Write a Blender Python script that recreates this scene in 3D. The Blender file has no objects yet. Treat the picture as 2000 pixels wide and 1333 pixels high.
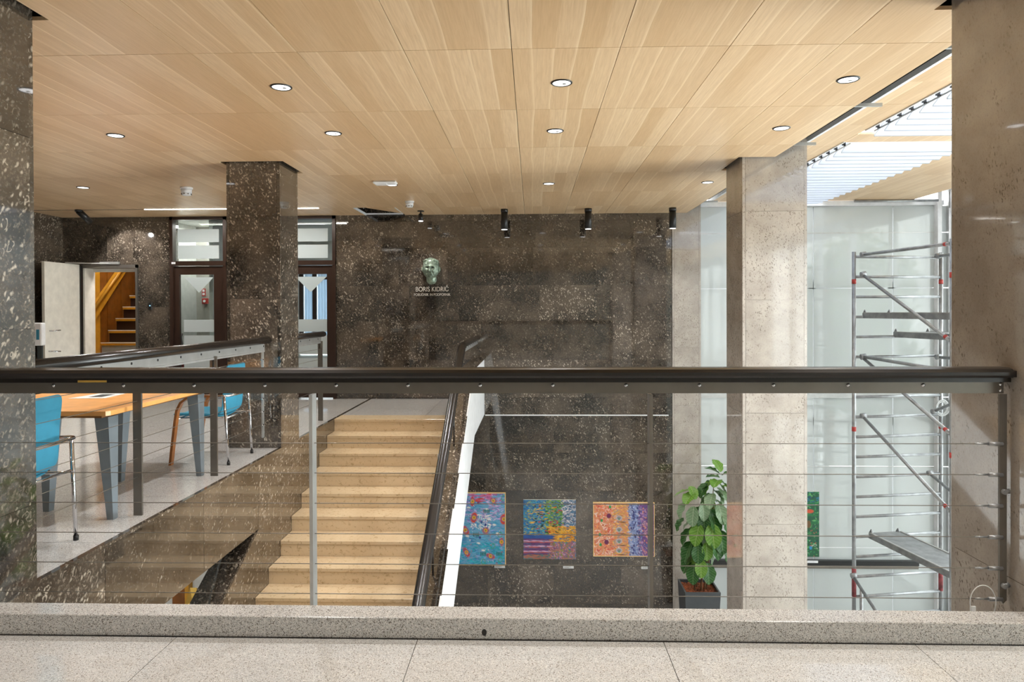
import bpy, bmesh, math, random
import numpy as np
from mathutils import Vector, Matrix
random.seed(7); np.random.seed(7)
S = bpy.context.scene
COL = S.collection
PI = math.pi

# ---------------------------------------------------------------- camera
H = 1.3707                     # eye height above the upper floor
ZC = H + 1.5                   # panelled ceiling
ZU = 3.04                      # raised ceiling over the stairwell
YAW, PITCH, ROLL = .0295, .0070, -.0037
FPX, CY = 1345.0, 616.86
_c, _s = math.cos(YAW), math.sin(YAW)
_r = Vector((_c, _s, 0)); _f0 = Vector((-_s, _c, 0)); _z = Vector((0, 0, 1))
_f = _f0*math.cos(PITCH) - _z*math.sin(PITCH)
_u = _f0*math.sin(PITCH) + _z*math.cos(PITCH)
_R = _r*math.cos(ROLL) + _u*math.sin(ROLL)
_U = _u*math.cos(ROLL) - _r*math.sin(ROLL)
cd = bpy.data.cameras.new('camera'); cam = bpy.data.objects.new('camera', cd); COL.objects.link(cam)
cam.matrix_world = Matrix(((_R.x, _U.x, -_f.x, 0), (_R.y, _U.y, -_f.y, 0), (_R.z, _U.z, -_f.z, H), (0, 0, 0, 1)))
cd.sensor_width = 36; cd.sensor_fit = 'HORIZONTAL'; cd.lens = FPX/2000*36
cd.shift_y = -(666.5-CY)/2000; cd.clip_start = .05; cd.clip_end = 200
S.camera = cam

# ---------------------------------------------------------------- light and exposure
S.view_settings.view_transform = 'Standard'; S.view_settings.look = 'None'
S.view_settings.gamma = 1; S.view_settings.use_curve_mapping = False
S.view_settings.exposure = 0.84
SKY = 3.6; DOWN_W = 56; WASH_W = 24
w = bpy.data.worlds.new('overcast_sky'); S.world = w; w.use_nodes = True
nt = w.node_tree; nt.nodes['Background'].inputs[0].default_value = (.97, .985, 1, 1); nt.nodes['Background'].inputs[1].default_value = SKY
def area(name, loc, rot, sx, sy, W, col=(1, 1, 1), spread=180, portal=False):
    l = bpy.data.lights.new(name, 'AREA'); l.shape = 'RECTANGLE'; l.size = sx; l.size_y = sy; l.energy = W; l.color = col; l.spread = math.radians(spread); l.cycles.is_portal = portal
    o = bpy.data.objects.new(name, l); o.location = loc; o.rotation_euler = rot; COL.objects.link(o); return o
# daylight standing in the open glazed side and the roof light, plus an added fill lamp
area('daylight_glazing', (6.55, 2.85, -.05), (0, PI/2, 0), 6.6, 15.7, 1, portal=True)
area('ceiling_fill', (7.2, 2.5, -1.5), (0, PI/2+math.radians(48), 0), 2.2, 8, 620, (.97, .98, 1), spread=125)  # added area lamp tilted upward to brighten the wood ceiling
area('daylight_rooflight', (3.75, 7.2, 3.95), (0, 0, 0), 1.3, 7.5, 1, portal=True)

# ---------------------------------------------------------------- node helper
class G:
    def __init__(s, name):
        s.m = bpy.data.materials.new(name); s.m.use_nodes = True; s.t = s.m.node_tree
        s.b = s.t.nodes['Principled BSDF']; s.out = s.t.nodes['Material Output']
    def n(s, typ, ins=None, **kw):
        x = s.t.nodes.new('ShaderNode'+typ)
        for k, v in kw.items(): setattr(x, k, v)
        for k, v in (ins or {}).items():
            i = x.inputs[k]
            if hasattr(v, 'is_linked') or isinstance(v, bpy.types.NodeSocket): s.t.links.new(v, i)
            else: i.default_value = v
        return x
    def math(s, op, a, b=0, c=0, clamp=False):
        x = s.n('Math', {0: a, 1: b, 2: c}, operation=op); x.use_clamp = clamp; return x.outputs[0]
    def vmath(s, op, a, b): return s.n('VectorMath', {0: a, 1: b}, operation=op).outputs[0]
    def ramp(s, v, pts):
        x = s.n('ValToRGB', {0: v}); e = x.color_ramp.elements
        while len(e) < len(pts): e.new(.5)
        for k, (p, c) in zip(e, pts): k.position = p; k.color = (*c, 1) if len(c) == 3 else c
        return x.outputs[0]
    def mix(s, f, a, b, mode='MIX'):
        x = s.n('Mix', data_type='RGBA', blend_type=mode)
        for i, v in ((0, f), (6, a), (7, b)):
            if isinstance(v, bpy.types.NodeSocket): s.t.links.new(v, x.inputs[i])
            else: x.inputs[i].default_value = (*v, 1) if isinstance(v, tuple) and len(v) == 3 else v
        return x.outputs[2]
    def pos(s, jitter=0):
        p = s.n('NewGeometry').outputs['Position']
        if jitter:
            r = s.n('ObjectInfo').outputs['Random']
            p = s.vmath('ADD', p, s.n('CombineXYZ', {0: s.math('MULTIPLY', r, jitter), 1: s.math('MULTIPLY', r, jitter*.7), 2: s.math('MULTIPLY', r, jitter*1.3)}).outputs[0])
        return p
    def noise(s, v, sc, det=3, rough=.55, dist=0): return s.n('TexNoise', {'Vector': v, 'Scale': sc, 'Detail': det, 'Roughness': rough, 'Distortion': dist})
    def set(s, **kw):
        for k, v in kw.items():
            i = s.b.inputs[k.replace('_', ' ')]
            if isinstance(v, bpy.types.NodeSocket): s.t.links.new(v, i)
            else: i.default_value = (*v, 1) if isinstance(v, tuple) and len(v) == 3 else v
        return s.m
    def bump(s, h, st, d=.01):
        x = s.n('Bump', {'Height': h, 'Strength': st, 'Distance': d}); s.t.links.new(x.outputs[0], s.b.inputs['Normal'])
def srgb(r, g, b):
    f = lambda c: c/255/12.92 if c/255 <= .04045 else ((c/255+.055)/1.055)**2.4
    return (f(r), f(g), f(b))
def plain(name, c, rough=.5, metal=0, spec=.5, var=.04, **kw):
    g = G(name); n = g.noise(g.pos(), 9, 3).outputs[0]
    a = tuple(max(0, x*(1-var*2)) for x in c); b = tuple(min(1, x*(1+var*2)) for x in c)
    return g.set(Base_Color=g.ramp(n, [(.3, a), (.7, b)]), Roughness=rough, Metallic=metal, Specular_IOR_Level=spec, **kw)

def fossil(name, dark, mid, fleck, rough, amount=.5, sc=1.0, darkfleck=False, jitter=40, tilt=.6, spec=.5):
    """polished fossil limestone: base clouds, curled shell rings and slivers"""
    g = G(name); P = g.pos(jitter)
    P = g.n('Mapping', {'Vector': P, 'Rotation': (tilt, tilt*.7, tilt)}).outputs[0]
    warp = g.noise(P, 14*sc, 2).outputs['Color']
    Pw = g.vmath('ADD', P, g.n('VectorMath', {0: warp, 'Scale': .05/sc}, operation='SCALE').outputs[0])
    Ps = g.n('Mapping', {'Vector': Pw, 'Scale': (1.0, 1.0, .55)}).outputs[0]
    cloud = g.noise(P, 2.2*sc, 4, .6).outputs[0]
    fine = g.noise(P, 60*sc, 3, .7).outputs[0]
    v1 = g.n('TexVoronoi', {'Vector': Ps, 'Scale': 18*sc}); d1 = v1.outputs['Distance']
    rnd = g.n('SeparateColor', {0: v1.outputs['Color']})
    rad = g.math('MULTIPLY_ADD', rnd.outputs[0], .26, .10)
    ring = g.math('SUBTRACT', 1, g.math('DIVIDE', g.math('ABSOLUTE', g.math('SUBTRACT', d1, rad)), .06), clamp=True)
    arc = g.noise(P, 34*sc, 1).outputs[0]
    ring = g.math('MULTIPLY', ring, g.math('GREATER_THAN', arc, .48))
    ring = g.math('MULTIPLY', ring, g.math('LESS_THAN', rnd.outputs[1], amount))
    v2 = g.n('TexVoronoi', {'Vector': g.n('Mapping', {'Vector': Pw, 'Scale': (1, 1, .35), 'Rotation': (.5, .2, 0)}).outputs[0], 'Scale': 44*sc})
    blob = g.math('SUBTRACT', 1, g.math('DIVIDE', v2.outputs['Distance'], .42), clamp=True)
    blob = g.math('MULTIPLY', g.math('MULTIPLY', blob, 1.6, clamp=True), g.math('LESS_THAN', g.n('SeparateColor', {0: v2.outputs['Color']}).outputs[0], amount*.85))
    pn = g.math('ADD', g.noise(P, 3.6*sc, 5, .7, .8).outputs[0], g.math('MULTIPLY_ADD', g.n('ObjectInfo').outputs['Random'], .16, -.08))
    patch = g.ramp(pn, [(.42, (.06, .06, .06)), (.58, (1, 1, 1))])
    fl = g.math('MULTIPLY', g.math('MAXIMUM', ring, blob), patch, clamp=True)
    fl = g.math('MULTIPLY', fl, g.math('MULTIPLY_ADD', fine, 1.0, .35), clamp=True)
    base = g.mix(g.ramp(cloud, [(.35, (0, 0, 0)), (.68, (1, 1, 1))]), dark, mid)
    base = g.mix(g.math('MULTIPLY', g.math('SUBTRACT', fine, .5), 1.1, clamp=True), base, fleck)
    tone = g.math('MULTIPLY_ADD', g.n('ObjectInfo').outputs['Random'], .12 if jitter < 40 else .5, .94 if jitter < 40 else .72)
    col = g.mix(fl, base, fleck)
    col = g.mix(1.0, col, g.n('CombineColor', {0: tone, 1: tone, 2: tone}).outputs[0], 'MULTIPLY')
    return g.set(Base_Color=col, Roughness=rough, Specular_IOR_Level=spec, Coat_Weight=.6, Coat_Roughness=.02, Coat_IOR=1.6)

M = {}
M['dark_stone'] = fossil('dark_fossil_stone', srgb(34, 28, 23), srgb(92, 81, 70), srgb(184, 172, 156), .05, .64, .95, spec=1.0)
M['light_stone'] = fossil('light_fossil_stone', srgb(168, 158, 149), srgb(190, 181, 171), srgb(96, 84, 74), .07, .8, 1.8, tilt=.3, jitter=39, spec=.8)
def terrazzo(name, base, lo, hi, rough, sc=1.0, jitter=0, strength=1.0):
    g = G(name); P = g.pos(jitter)
    v = g.n('TexVoronoi', {'Vector': P, 'Scale': 230*sc}); c = g.n('SeparateColor', {0: v.outputs['Color']}).outputs[0]
    a = g.mix(g.math('LESS_THAN', c, .10*strength), base, lo); a = g.mix(g.math('GREATER_THAN', c, 1-.22*strength), a, hi)
    v2 = g.n('TexVoronoi', {'Vector': P, 'Scale': 480*sc}); c2 = g.n('SeparateColor', {0: v2.outputs['Color']}).outputs[0]
    a = g.mix(g.math('MULTIPLY', g.math('LESS_THAN', c2, .12*strength), .75), a, lo)
    cl = g.noise(P, 1.6, 4, .65).outputs[0]
    a = g.mix(g.math('MULTIPLY', g.math('SUBTRACT', cl, .35, clamp=True), .5), a, tuple(x*.72 for x in base))
    return g.set(Base_Color=a, Roughness=rough)
M['terrazzo'] = terrazzo('granite_floor', srgb(202, 202, 201), srgb(140, 132, 124), srgb(228, 226, 222), .09, 1.35)
M['kerb'] = terrazzo('granite_kerb', srgb(190, 189, 187), srgb(104, 96, 88), srgb(218, 215, 210), .22, 1.4, strength=1.3)
g = G('stair_stone'); P = g.pos()
n1 = g.noise(P, 28, 4, .7, .6).outputs[0]; n2 = g.noise(P, 3, 3).outputs[0]
c = g.mix(g.ramp(n1, [(.55, (0, 0, 0)), (.68, (1, 1, 1))]), g.mix(n2, srgb(214, 190, 154), srgb(228, 206, 172)), srgb(186, 158, 120))
M['stair_stone'] = g.set(Base_Color=c, Roughness=.22)

g = G('oak_ceiling'); P = g.pos(); sp = g.n('SeparateXYZ', {0: P})
px = g.math('DIVIDE', g.math('ADD', sp.outputs[0], 10.04), .6205/5)
wob = g.noise(g.n('Mapping', {'Vector': P, 'Scale': (2, .5, 1)}).outputs[0], 2.0, 1).outputs[0]
px = g.math('ADD', px, g.math('MULTIPLY', g.math('SUBTRACT', wob, .5), .4))
py = g.math('FLOOR', g.math('DIVIDE', g.math('SUBTRACT', sp.outputs[1], 3.951), 1.1918))
bid = g.math('ADD', g.math('FLOOR', px), g.math('MULTIPLY', py, 31.7))
wn = g.n('TexWhiteNoise', {'W': bid}, noise_dimensions='1D').outputs['Value']
fr = g.math('FRACT', px)
grain = g.noise(g.n('Mapping', {'Vector': g.vmath('ADD', P, g.n('CombineXYZ', {0: 0, 1: g.math('MULTIPLY', wn, 9), 2: 0}).outputs[0]), 'Scale': (75, 3.2, 1)}).outputs[0], 1.0, 4, .65, .5).outputs[0]
cath = g.n('TexWave', {'Vector': g.n('Mapping', {'Vector': g.vmath('ADD', P, g.n('CombineXYZ', {0: wn, 1: wn, 2: 0}).outputs[0]), 'Scale': (1, .13, 1)}).outputs[0], 'Scale': 18, 'Distortion': 6, 'Detail': 2, 'Detail Scale': 1.2}, wave_type='BANDS').outputs[0]
base = g.mix(wn, srgb(213, 179, 137), srgb(230, 200, 161))
base = g.mix(g.math('MULTIPLY', g.math('SUBTRACT', .62, grain, clamp=True), 1.3), base, srgb(186, 148, 104))
base = g.mix(g.math('MULTIPLY', cath, .05), base, srgb(188, 150, 106))
edge = g.math('MULTIPLY', g.math('GREATER_THAN', fr, .86), g.math('MULTIPLY', g.math('SUBTRACT', fr, .86), 4.5))
base = g.mix(g.math('MULTIPLY', edge, g.math('GREATER_THAN', wn, .3)), base, srgb(246, 222, 188))
M['oak'] = g.set(Base_Color=base, Roughness=.36)

M['void'] = plain('dark_void', srgb(52, 58, 58), .8)
M['black'] = plain('black_metal', srgb(26, 25, 25), .35)
M['rail_dark'] = plain('dark_brown_handrail', srgb(28, 24, 22), .26, var=.05)
M['steel_dark'] = plain('brushed_dark_steel', srgb(124, 119, 112), .38, .75)
M['steel'] = plain('brushed_light_steel', srgb(190, 190, 188), .35, .65)
M['chrome'] = plain('chrome', srgb(205, 205, 208), .08, 1.0)
M['galv'] = plain('galvanised_tube', srgb(160, 162, 164), .42, .7, var=.12)
M['white'] = plain('white_paint', srgb(232, 233, 235), .35)
M['warm_white'] = plain('warm_white_paint', srgb(226, 222, 212), .4)
M['plaster'] = plain('grey_plaster', srgb(196, 198, 194), .7)
M['plaster_dim'] = plain('beige_grey_plaster', srgb(164, 162, 154), .7)
M['brown_frame'] = plain('dark_brown_aluminium', srgb(54, 38, 31), .3, .2)
M['red'] = plain('red_marking', srgb(176, 58, 52), .5)
M['red_worn'] = plain('worn_red_sleeve', srgb(138, 62, 66), .6, var=.3)
M['yellow'] = plain('yellow_sticker', srgb(226, 204, 60), .5)
M['blue'] = plain('turquoise_fabric', srgb(50, 136, 166), .75)
M['table'] = plain('honey_wood_top', srgb(226, 164, 96), .3, var=.06)
M['table_edge'] = plain('dark_wood_underside', srgb(120, 78, 34), .5)
M['grey_leg'] = plain('slate_grey_lacquer', srgb(112, 121, 128), .3, var=.03)
M['bentwood'] = plain('bentwood', srgb(158, 98, 50), .3, var=.1)
M['ochre'] = plain('ochre_wood', srgb(190, 136, 34), .45, var=.06)
M['rust_wood'] = plain('red_brown_boards', srgb(122, 72, 22), .3, var=.12)
M['step_dark'] = plain('dark_riser', srgb(40, 22, 16), .5)
M['step_grey'] = plain('grey_blue_riser', srgb(150, 162, 166), .5)
M['gold'] = plain('gold_leaf', srgb(226, 186, 96), .3, .6)
M['slat_shade_line'] = plain('louvre_shade_grey', srgb(176, 180, 190), .5)  # grey that paints the shade lines between the louvre blades
g = G('white_louvre_blade')
tr = g.n('BsdfTranslucent', {'Color': (.95, .97, 1, 1)}); mx = g.n('MixShader', {0: .42, 1: g.b.outputs[0], 2: tr.outputs[0]})
g.t.links.new(mx.outputs[0], g.out.inputs[0]); M['slat'] = g.set(Base_Color=srgb(214, 219, 228), Roughness=.5)
g = G('clear_glass')   # thin pane: sees through, reflects by angle
fz = g.n('Fresnel', {'IOR': 1.45}); t = g.n('BsdfTransparent', {'Color': (.93, .96, .95, 1)}); gl = g.n('BsdfGlossy', {'Roughness': .02})
mx = g.n('MixShader', {0: g.math('MINIMUM', fz.outputs[0], .5), 1: t.outputs[0], 2: gl.outputs[0]}); g.t.links.new(mx.outputs[0], g.out.inputs[0]); M['glass'] = g.m
def frosted(name, col, trans):
    g = G(name); tr = g.n('BsdfTranslucent', {'Color': (*col, 1)}); mx = g.n('MixShader', {0: trans, 1: g.b.outputs[0], 2: tr.outputs[0]})
    g.t.links.new(mx.outputs[0], g.out.inputs[0]); return g.set(Base_Color=col, Roughness=.06, Specular_IOR_Level=.8, Coat_Weight=.6, Coat_Roughness=.01, Coat_IOR=1.7)
M['frost'] = frosted('satin_glass', srgb(200, 205, 204), .2)
M['sticker'] = frosted('frosted_film', srgb(206, 214, 216), .3)
M['soil'] = plain('bark_mulch', srgb(140, 76, 46), .9, var=.35)
M['pot'] = plain('anthracite_planter', srgb(72, 76, 80), .4)
M['stem'] = plain('plant_stem', srgb(150, 116, 86), .7, var=.25)
M['rope'] = plain('pale_cable', srgb(214, 216, 216), .5)
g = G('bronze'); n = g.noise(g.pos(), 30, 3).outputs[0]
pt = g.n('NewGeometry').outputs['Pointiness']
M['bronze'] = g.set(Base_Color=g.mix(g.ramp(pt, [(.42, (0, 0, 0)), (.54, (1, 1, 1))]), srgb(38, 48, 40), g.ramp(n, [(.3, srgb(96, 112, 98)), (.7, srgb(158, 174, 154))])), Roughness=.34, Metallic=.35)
M['letters'] = plain('pale_metal_letters', srgb(232, 226, 216), .3, .3)
def leafmat(name, a, b, under):
    g = G(name); tc = g.n('TexCoord').outputs['Object']; sp = g.n('SeparateXYZ', {0: tc})
    ay = g.math('ABSOLUTE', sp.outputs[0])
    vein = g.math('SUBTRACT', 1, g.math('DIVIDE', ay, .004), clamp=True)
    k = g.math('FRACT', g.math('MULTIPLY', g.math('SUBTRACT', sp.outputs[1], g.math('MULTIPLY', ay, .8)), 26))
    side = g.math('MULTIPLY', g.math('LESS_THAN', k, .09), .6)
    n = g.noise(tc, 18, 2).outputs[0]
    c = g.mix(g.math('MAXIMUM', vein, side), g.mix(n, a, b), under)
    back = g.n('NewGeometry').outputs['Backfacing']
    c = g.mix(g.math('MULTIPLY', back, .55), c, under)
    tr = g.n('BsdfTranslucent', {'Color': c}); mx = g.n('MixShader', {0: .22, 1: g.b.outputs[0], 2: tr.outputs[0]})
    g.t.links.new(mx.outputs[0], g.out.inputs[0])
    return g.set(Base_Color=c, Roughness=.32)
M['leaf0'] = leafmat('fig_leaf_deep', srgb(34, 78, 30), srgb(58, 112, 46), srgb(150, 178, 130))
M['leaf1'] = leafmat('fig_leaf_bright', srgb(84, 136, 42), srgb(122, 164, 62), srgb(186, 206, 140))
M['leaf2'] = leafmat('fig_leaf_grey', srgb(106, 138, 100), srgb(150, 174, 140), srgb(196, 210, 180))
def emis(name, c, st):
    g = G(name); e = g.n('Emission', {0: (*c, 1), 1: st}); g.t.links.new(e.outputs[0], g.out.inputs[0]); return g.m
M['lamp'] = emis('lit_lamp', (1, .99, .98), 2.2)
M['strip'] = emis('lit_strip', (1, .97, .9), 7.0)
M['led'] = emis('blue_led', (.3, .7, 1), 1.5)
g = G('painted_canvas'); at = g.n('VertexColor', layer_name='paint')
g.bump(g.noise(g.pos(), 140, 3).outputs[0], .5, .004); M['canvas'] = g.set(Base_Color=at.outputs[0], Roughness=.35)

# ---------------------------------------------------------------- mesh helpers
class MB:
    def __init__(s): s.v = []; s.f = []; s.sm = []
    def add(s, vs, fs, smooth=False):
        k = len(s.v); s.v += [tuple(v) for v in vs]; s.f += [tuple(i+k for i in f) for f in fs]; s.sm += [smooth]*len(fs); return s
    def box(s, x0, x1, y0, y1, z0, z1, mat=None):
        vs = [Vector((x, y, z)) for z in (z0, z1) for x, y in ((x0, y0), (x1, y0), (x1, y1), (x0, y1))]
        if mat: vs = [mat @ v for v in vs]
        return s.add(vs, [(0, 3, 2, 1), (4, 5, 6, 7), (0, 1, 5, 4), (1, 2, 6, 5), (2, 3, 7, 6), (3, 0, 4, 7)])
    def prism(s, pts, axis, a, b):
        """polygon pts swept along an axis from a to b; pts give the other two coordinates in order"""
        def P(p, t): return {'X': (t, p[0], p[1]), 'Y': (p[0], t, p[1]), 'Z': (p[0], p[1], t)}[axis]
        n = len(pts); vs = [P(p, a) for p in pts]+[P(p, b) for p in pts]
        return s.add(vs, [tuple(range(n))[::-1], tuple(range(n, 2*n))]+[(i, (i+1) % n, n+(i+1) % n, n+i) for i in range(n)])
    def tube(s, pts, r, n=10, caps=True, prof=None):
        pts = [Vector(p) for p in pts]; rs = r if isinstance(r, (list, tuple)) else [r]*len(pts)
        k0 = len(s.v); prev = None
        for i, p in enumerate(pts):
            d = (pts[min(i+1, len(pts)-1)]-pts[max(i-1, 0)]).normalized()
            up = Vector((0, 0, 1)) if abs(d.z) < .95 else Vector((0, 1, 0))
            if prev is None: a = d.cross(up).normalized()
            else: a = (prev-d*prev.dot(d)).normalized()
            prev = a; b = a.cross(d).normalized()
            sh = prof or [(math.cos(2*PI*j/n), math.sin(2*PI*j/n)) for j in range(n)]
            for u, v in sh: s.v.append(tuple(p+a*u*rs[i]+b*v*rs[i]))
        m = len(prof) if prof else n
        for i in range(len(pts)-1):
            for j in range(m):
                s.f.append((k0+i*m+j, k0+i*m+(j+1) % m, k0+(i+1)*m+(j+1) % m, k0+(i+1)*m+j)); s.sm.append(True)
        if caps:
            s.f.append(tuple(k0+j for j in range(m))[::-1]); s.f.append(tuple(k0+(len(pts)-1)*m+j for j in range(m))); s.sm += [False]*2
        return s
    def cyl(s, c, r, z0, z1, n=24, r2=None):
        x, y = c; r2 = r if r2 is None else r2; k = len(s.v)
        for rr, z in ((r, z0), (r2, z1)):
            for j in range(n): s.v.append((x+rr*math.cos(2*PI*j/n), y+rr*math.sin(2*PI*j/n), z))
        for j in range(n): s.f.append((k+j, k+(j+1) % n, k+n+(j+1) % n, k+n+j)); s.sm.append(True)
        s.f.append(tuple(k+j for j in range(n))[::-1]); s.f.append(tuple(k+n+j for j in range(n))); s.sm += [False]*2
        return s
    def mesh(s, name, mat, bev=0):
        m = bpy.data.meshes.new(name); m.from_pydata(s.v, [], s.f); m.polygons.foreach_set('use_smooth', s.sm)
        b = bmesh.new(); b.from_mesh(m); bmesh.ops.recalc_face_normals(b, faces=b.faces)
        if bev: bmesh.ops.bevel(b, geom=[e for e in b.edges if e.calc_face_angle(0) > .5], offset=bev, segments=1, affect='EDGES')
        b.to_mesh(m); b.free()
        if mat is not None: m.materials.append(mat if not isinstance(mat, str) else M[mat])
        return m
    def obj(s, name, mat, parent=None, bev=0): return link(name, s.mesh(name, mat, bev), parent)
def link(name, me, parent=None, loc=None):
    o = bpy.data.objects.new(name, me); COL.objects.link(o)
    if parent: o.parent = parent
    if loc is not None: o.location = loc
    return o
def box(name, x0, x1, y0, y1, z0, z1, mat, parent=None, bev=0): return MB().box(x0, x1, y0, y1, z0, z1).obj(name, mat, parent, bev)
def tag(o, label, cat, group=None, kind=None):
    o['label'] = label; o['category'] = cat
    if group: o['group'] = group
    if kind: o['kind'] = kind
    return o
def empty(name, loc=(0, 0, 0), rz=0):
    o = bpy.data.objects.new(name, None); COL.objects.link(o); o.location = loc; o.rotation_euler = (0, 0, rz); o.empty_display_size = .1; return o
def thing(name, label, cat, loc=(0, 0, 0), rz=0, group=None): return tag(empty(name, loc, rz), label, cat, group)
def struct(o): o['kind'] = 'structure'; return o
def dup(root, loc, rz=0, label=None):
    r = root.copy(); COL.objects.link(r); r.location = loc; r.rotation_euler = (0, 0, rz)
    if label: r['label'] = label
    for ch in list(root.children):
        c = ch.copy(); COL.objects.link(c); c.parent = r
        for gch in ch.children: d = gch.copy(); COL.objects.link(d); d.parent = c
    return r
def spot(name, loc, W, size, blend, rad, col=(1, .985, .97), rot=(0, 0, 0)):
    l = bpy.data.lights.new(name, 'SPOT'); l.energy = W; l.spot_size = size; l.spot_blend = blend; l.shadow_soft_size = rad; l.color = col
    o = bpy.data.objects.new(name, l); o.location = loc; o.rotation_euler = rot; COL.objects.link(o); return o

XL, XR = -2.525, 2.074        # faces of the column rows
YW = 10.70                    # face of the far stone wall
ZF = -3.37                    # lower floor
XWL = -7.43; XG = 6.4; YB = -5.0; YS = 3.0; YG = 10.75

# ---------------------------------------------------------------- structure: floors
fl = struct(MB().box(XWL-.1, XG, YB, YS, -.3, -.02).box(XWL-.1, XL-.26, YS, YW+.05, -.62, -.02).box(XL, -.95, 9.03, YW+.05, -.24, -.02).obj('floor', 'kerb'))
def tiles(parent, x0, x1, y0, y1, px, py, ox, oy, ztop, name='floor_tile', mat='terrazzo', gap=.003, cap=300, holes=None):
    i0 = math.floor((x0-ox)/px); j0 = math.floor((y0-oy)/py); n = 0
    for i in range(i0, i0+200):
        a, b = max(x0, ox+i*px), min(x1, ox+(i+1)*px)
        if a >= x1: break
        for j in range(j0, j0+200):
            c, d = max(y0, oy+j*py), min(y1, oy+(j+1)*py)
            if c >= y1: break
            if b-a < .03 or d-c < .03: continue
            if holes and holes((a+b)/2, (c+d)/2): continue
            box(name, a+gap/2, b-gap/2, c+gap/2, d-gap/2, ztop-.02, ztop, mat, parent)
tiles(fl, -2.525, 2.6, .9, 2.87, 1.02, 1.02, -1.503, -.19, 0)
MB().box(XWL, XG, YB, .9, -.02, 0).box(XWL, XL, .9, 3.0, -.02, 0).box(2.6, XG, .9, 2.87, -.02, 0).obj('floor_slab', 'terrazzo', fl)
tiles(fl, XWL, XL-.03, 3.0, YW, 1.02, .51, -1.503, -.07, 0)
tiles(fl, XL+.006, -.93, 9.02, YW, 1.02, .56, -1.40, 9.02, 0)
MB().box(XL-.03, XL+.002, 2.9, YW, -.018, .002).obj('edge_strip', 'dark_stone', fl)
# lower floor
lf = struct(box('floor', -9, XG, YB, 14, ZF-.2, ZF, 'terrazzo'))

# slab fascia along the balcony: dark stone panels
wf = struct(MB().box(XL-.24, XL-.02, 2.0, 8.70, -.63, -.02).obj('wall_stair', 'dark_stone'))
ys = [2.0, 2.83, 3.98, 5.2, 6.26]
for a, b in zip(ys, ys[1:]): box('stone_panel', XL-.02, XL, a+.002, b-.002, -.63, -.02, 'dark_stone', wf)
# wall beside the flight, cut by the sloping parapet top
k = .489
def zt(y): return -.625-(6.264-y)*k
MB().prism([(6.262, -.63), (6.262, -.02), (8.0, -.02), (8.0, ZF), (1.5, ZF), (1.5, zt(1.5))][::-1], 'X', XL-.02, XL).obj('stone_panel', 'dark_stone', wf)
MB().prism([(8.003, -.02), (YW, -.02), (YW, ZF), (8.003, ZF)], 'X', XL-.02, XL).obj('stone_panel', 'dark_stone', wf)
MB().prism([(6.3, -.63), (8.9, -.63), (8.9, ZF), (1.5, ZF), (1.5, zt(1.5)), (6.3, zt(6.3))][::-1], 'X', XL-.25, XL-.021).obj('wall_core', 'dark_stone', wf)
# stone cap pieces of that low wall
for i in range(5):
    a = 6.20-i*.93; b = a-.925
    MB().prism([(a, zt(a)), (a, zt(a)+.012), (b, zt(b)+.012), (b, zt(b))], 'X', XL-.26, XL-.004).obj('cap_stone', 'dark_stone', wf)

# ---------------------------------------------------------------- structure: ceiling
ce = struct(MB().obj('ceiling', 'oak'))
X0C, XE = -.1128-12*.6205, 2.388
colboxes = [(XL-.60, XL+.045, 6.80, 7.41), (2.03, 2.8, 6.83, 7.47), (XL-.60, XL+.055, 2.85, 3.47), (2.015, 2.8, 2.88, 3.52)]
def ceil_panel(a, b, c, d):
    rects = [(a, b, c, d)]
    for (p, q, r, s_) in colboxes:
        out = []
        for (x0, x1, y0, y1) in rects:
            if q <= x0 or p >= x1 or s_ <= y0 or r >= y1: out.append((x0, x1, y0, y1)); continue
            if r > y0: out.append((x0, x1, y0, r))
            if s_ < y1: out.append((x0, x1, s_, y1))
            m0, m1 = max(y0, r), min(y1, s_)
            if p > x0: out.append((x0, p, m0, m1))
            if q < x1: out.append((q, x1, m0, m1))
        rects = out
    if not rects: return
    m = MB()
    for (x0, x1, y0, y1) in rects: m.box(x0, x1, y0, y1, ZC, ZC+.02)
    return m
STRIP_Y = 9.90
for i in range(-12, 4):
    for j in range(-1, 6):
        a, b = -.1128+i*.6205, -.1128+(i+1)*.6205; c, d = 3.951+j*1.1918, 3.951+(j+1)*1.1918
        if i == 3: b = XE
        if j == 5: d = YW-.01
        if i == -4 and j == 5: continue           # the opened hatch
        m = ceil_panel(a+.002, b-.002, c+.002, d-.002)
        if m is None: continue
        m.obj('ceiling_panel', 'oak', ce)
MB().box(X0C, XE, YB, 3.951-1.1918, ZC, ZC+.02).obj('ceiling_board', 'oak', ce)
MB().box(X0C-.1, XE+.0, YB, YW-.02, ZC+.45, ZC+.6).obj('ceiling_deck', 'void', ce)
MB().box(XE+.005, XE+.012, YB, YW-.03, ZC+.02, ZC+.45).obj('ceiling_edge', 'void', ce)
# the hatch left ajar: a sagging panel and light trims
hp = MB().box(-.30, .30, -.01, .01, 0, .018); hx = -.1128-3.5*.6205
h_ = MB().add([(-2.40, 9.93, ZC+.0), (-1.995, 9.93, ZC+0), (-1.995, 10.5, ZC-.0), (-2.40, 9.93, ZC+.02), (-1.995, 9.93, ZC+.02), (-1.995, 10.5, ZC+.02)], [(0, 2, 1), (3, 4, 5), (0, 1, 4, 3), (1, 2, 5, 4), (2, 0, 3, 5)]).obj('hatch_flap', 'oak', ce)
MB().box(-2.595, -2.58, 9.92, 10.68, ZC-.004, ZC+.03).box(-2.58, -1.99, 10.60, 10.615, ZC-.002, ZC+.02).box(-1.99, -1.975, 9.92, 10.45, ZC-.004, ZC+.012).obj('hatch_trim', 'white', ce)
MB().tube([(-2.46, 10.0, ZC+.0), (-2.47, 10.05, ZC+.4)], .006).obj('hatch_hanger', 'steel', ce)

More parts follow.
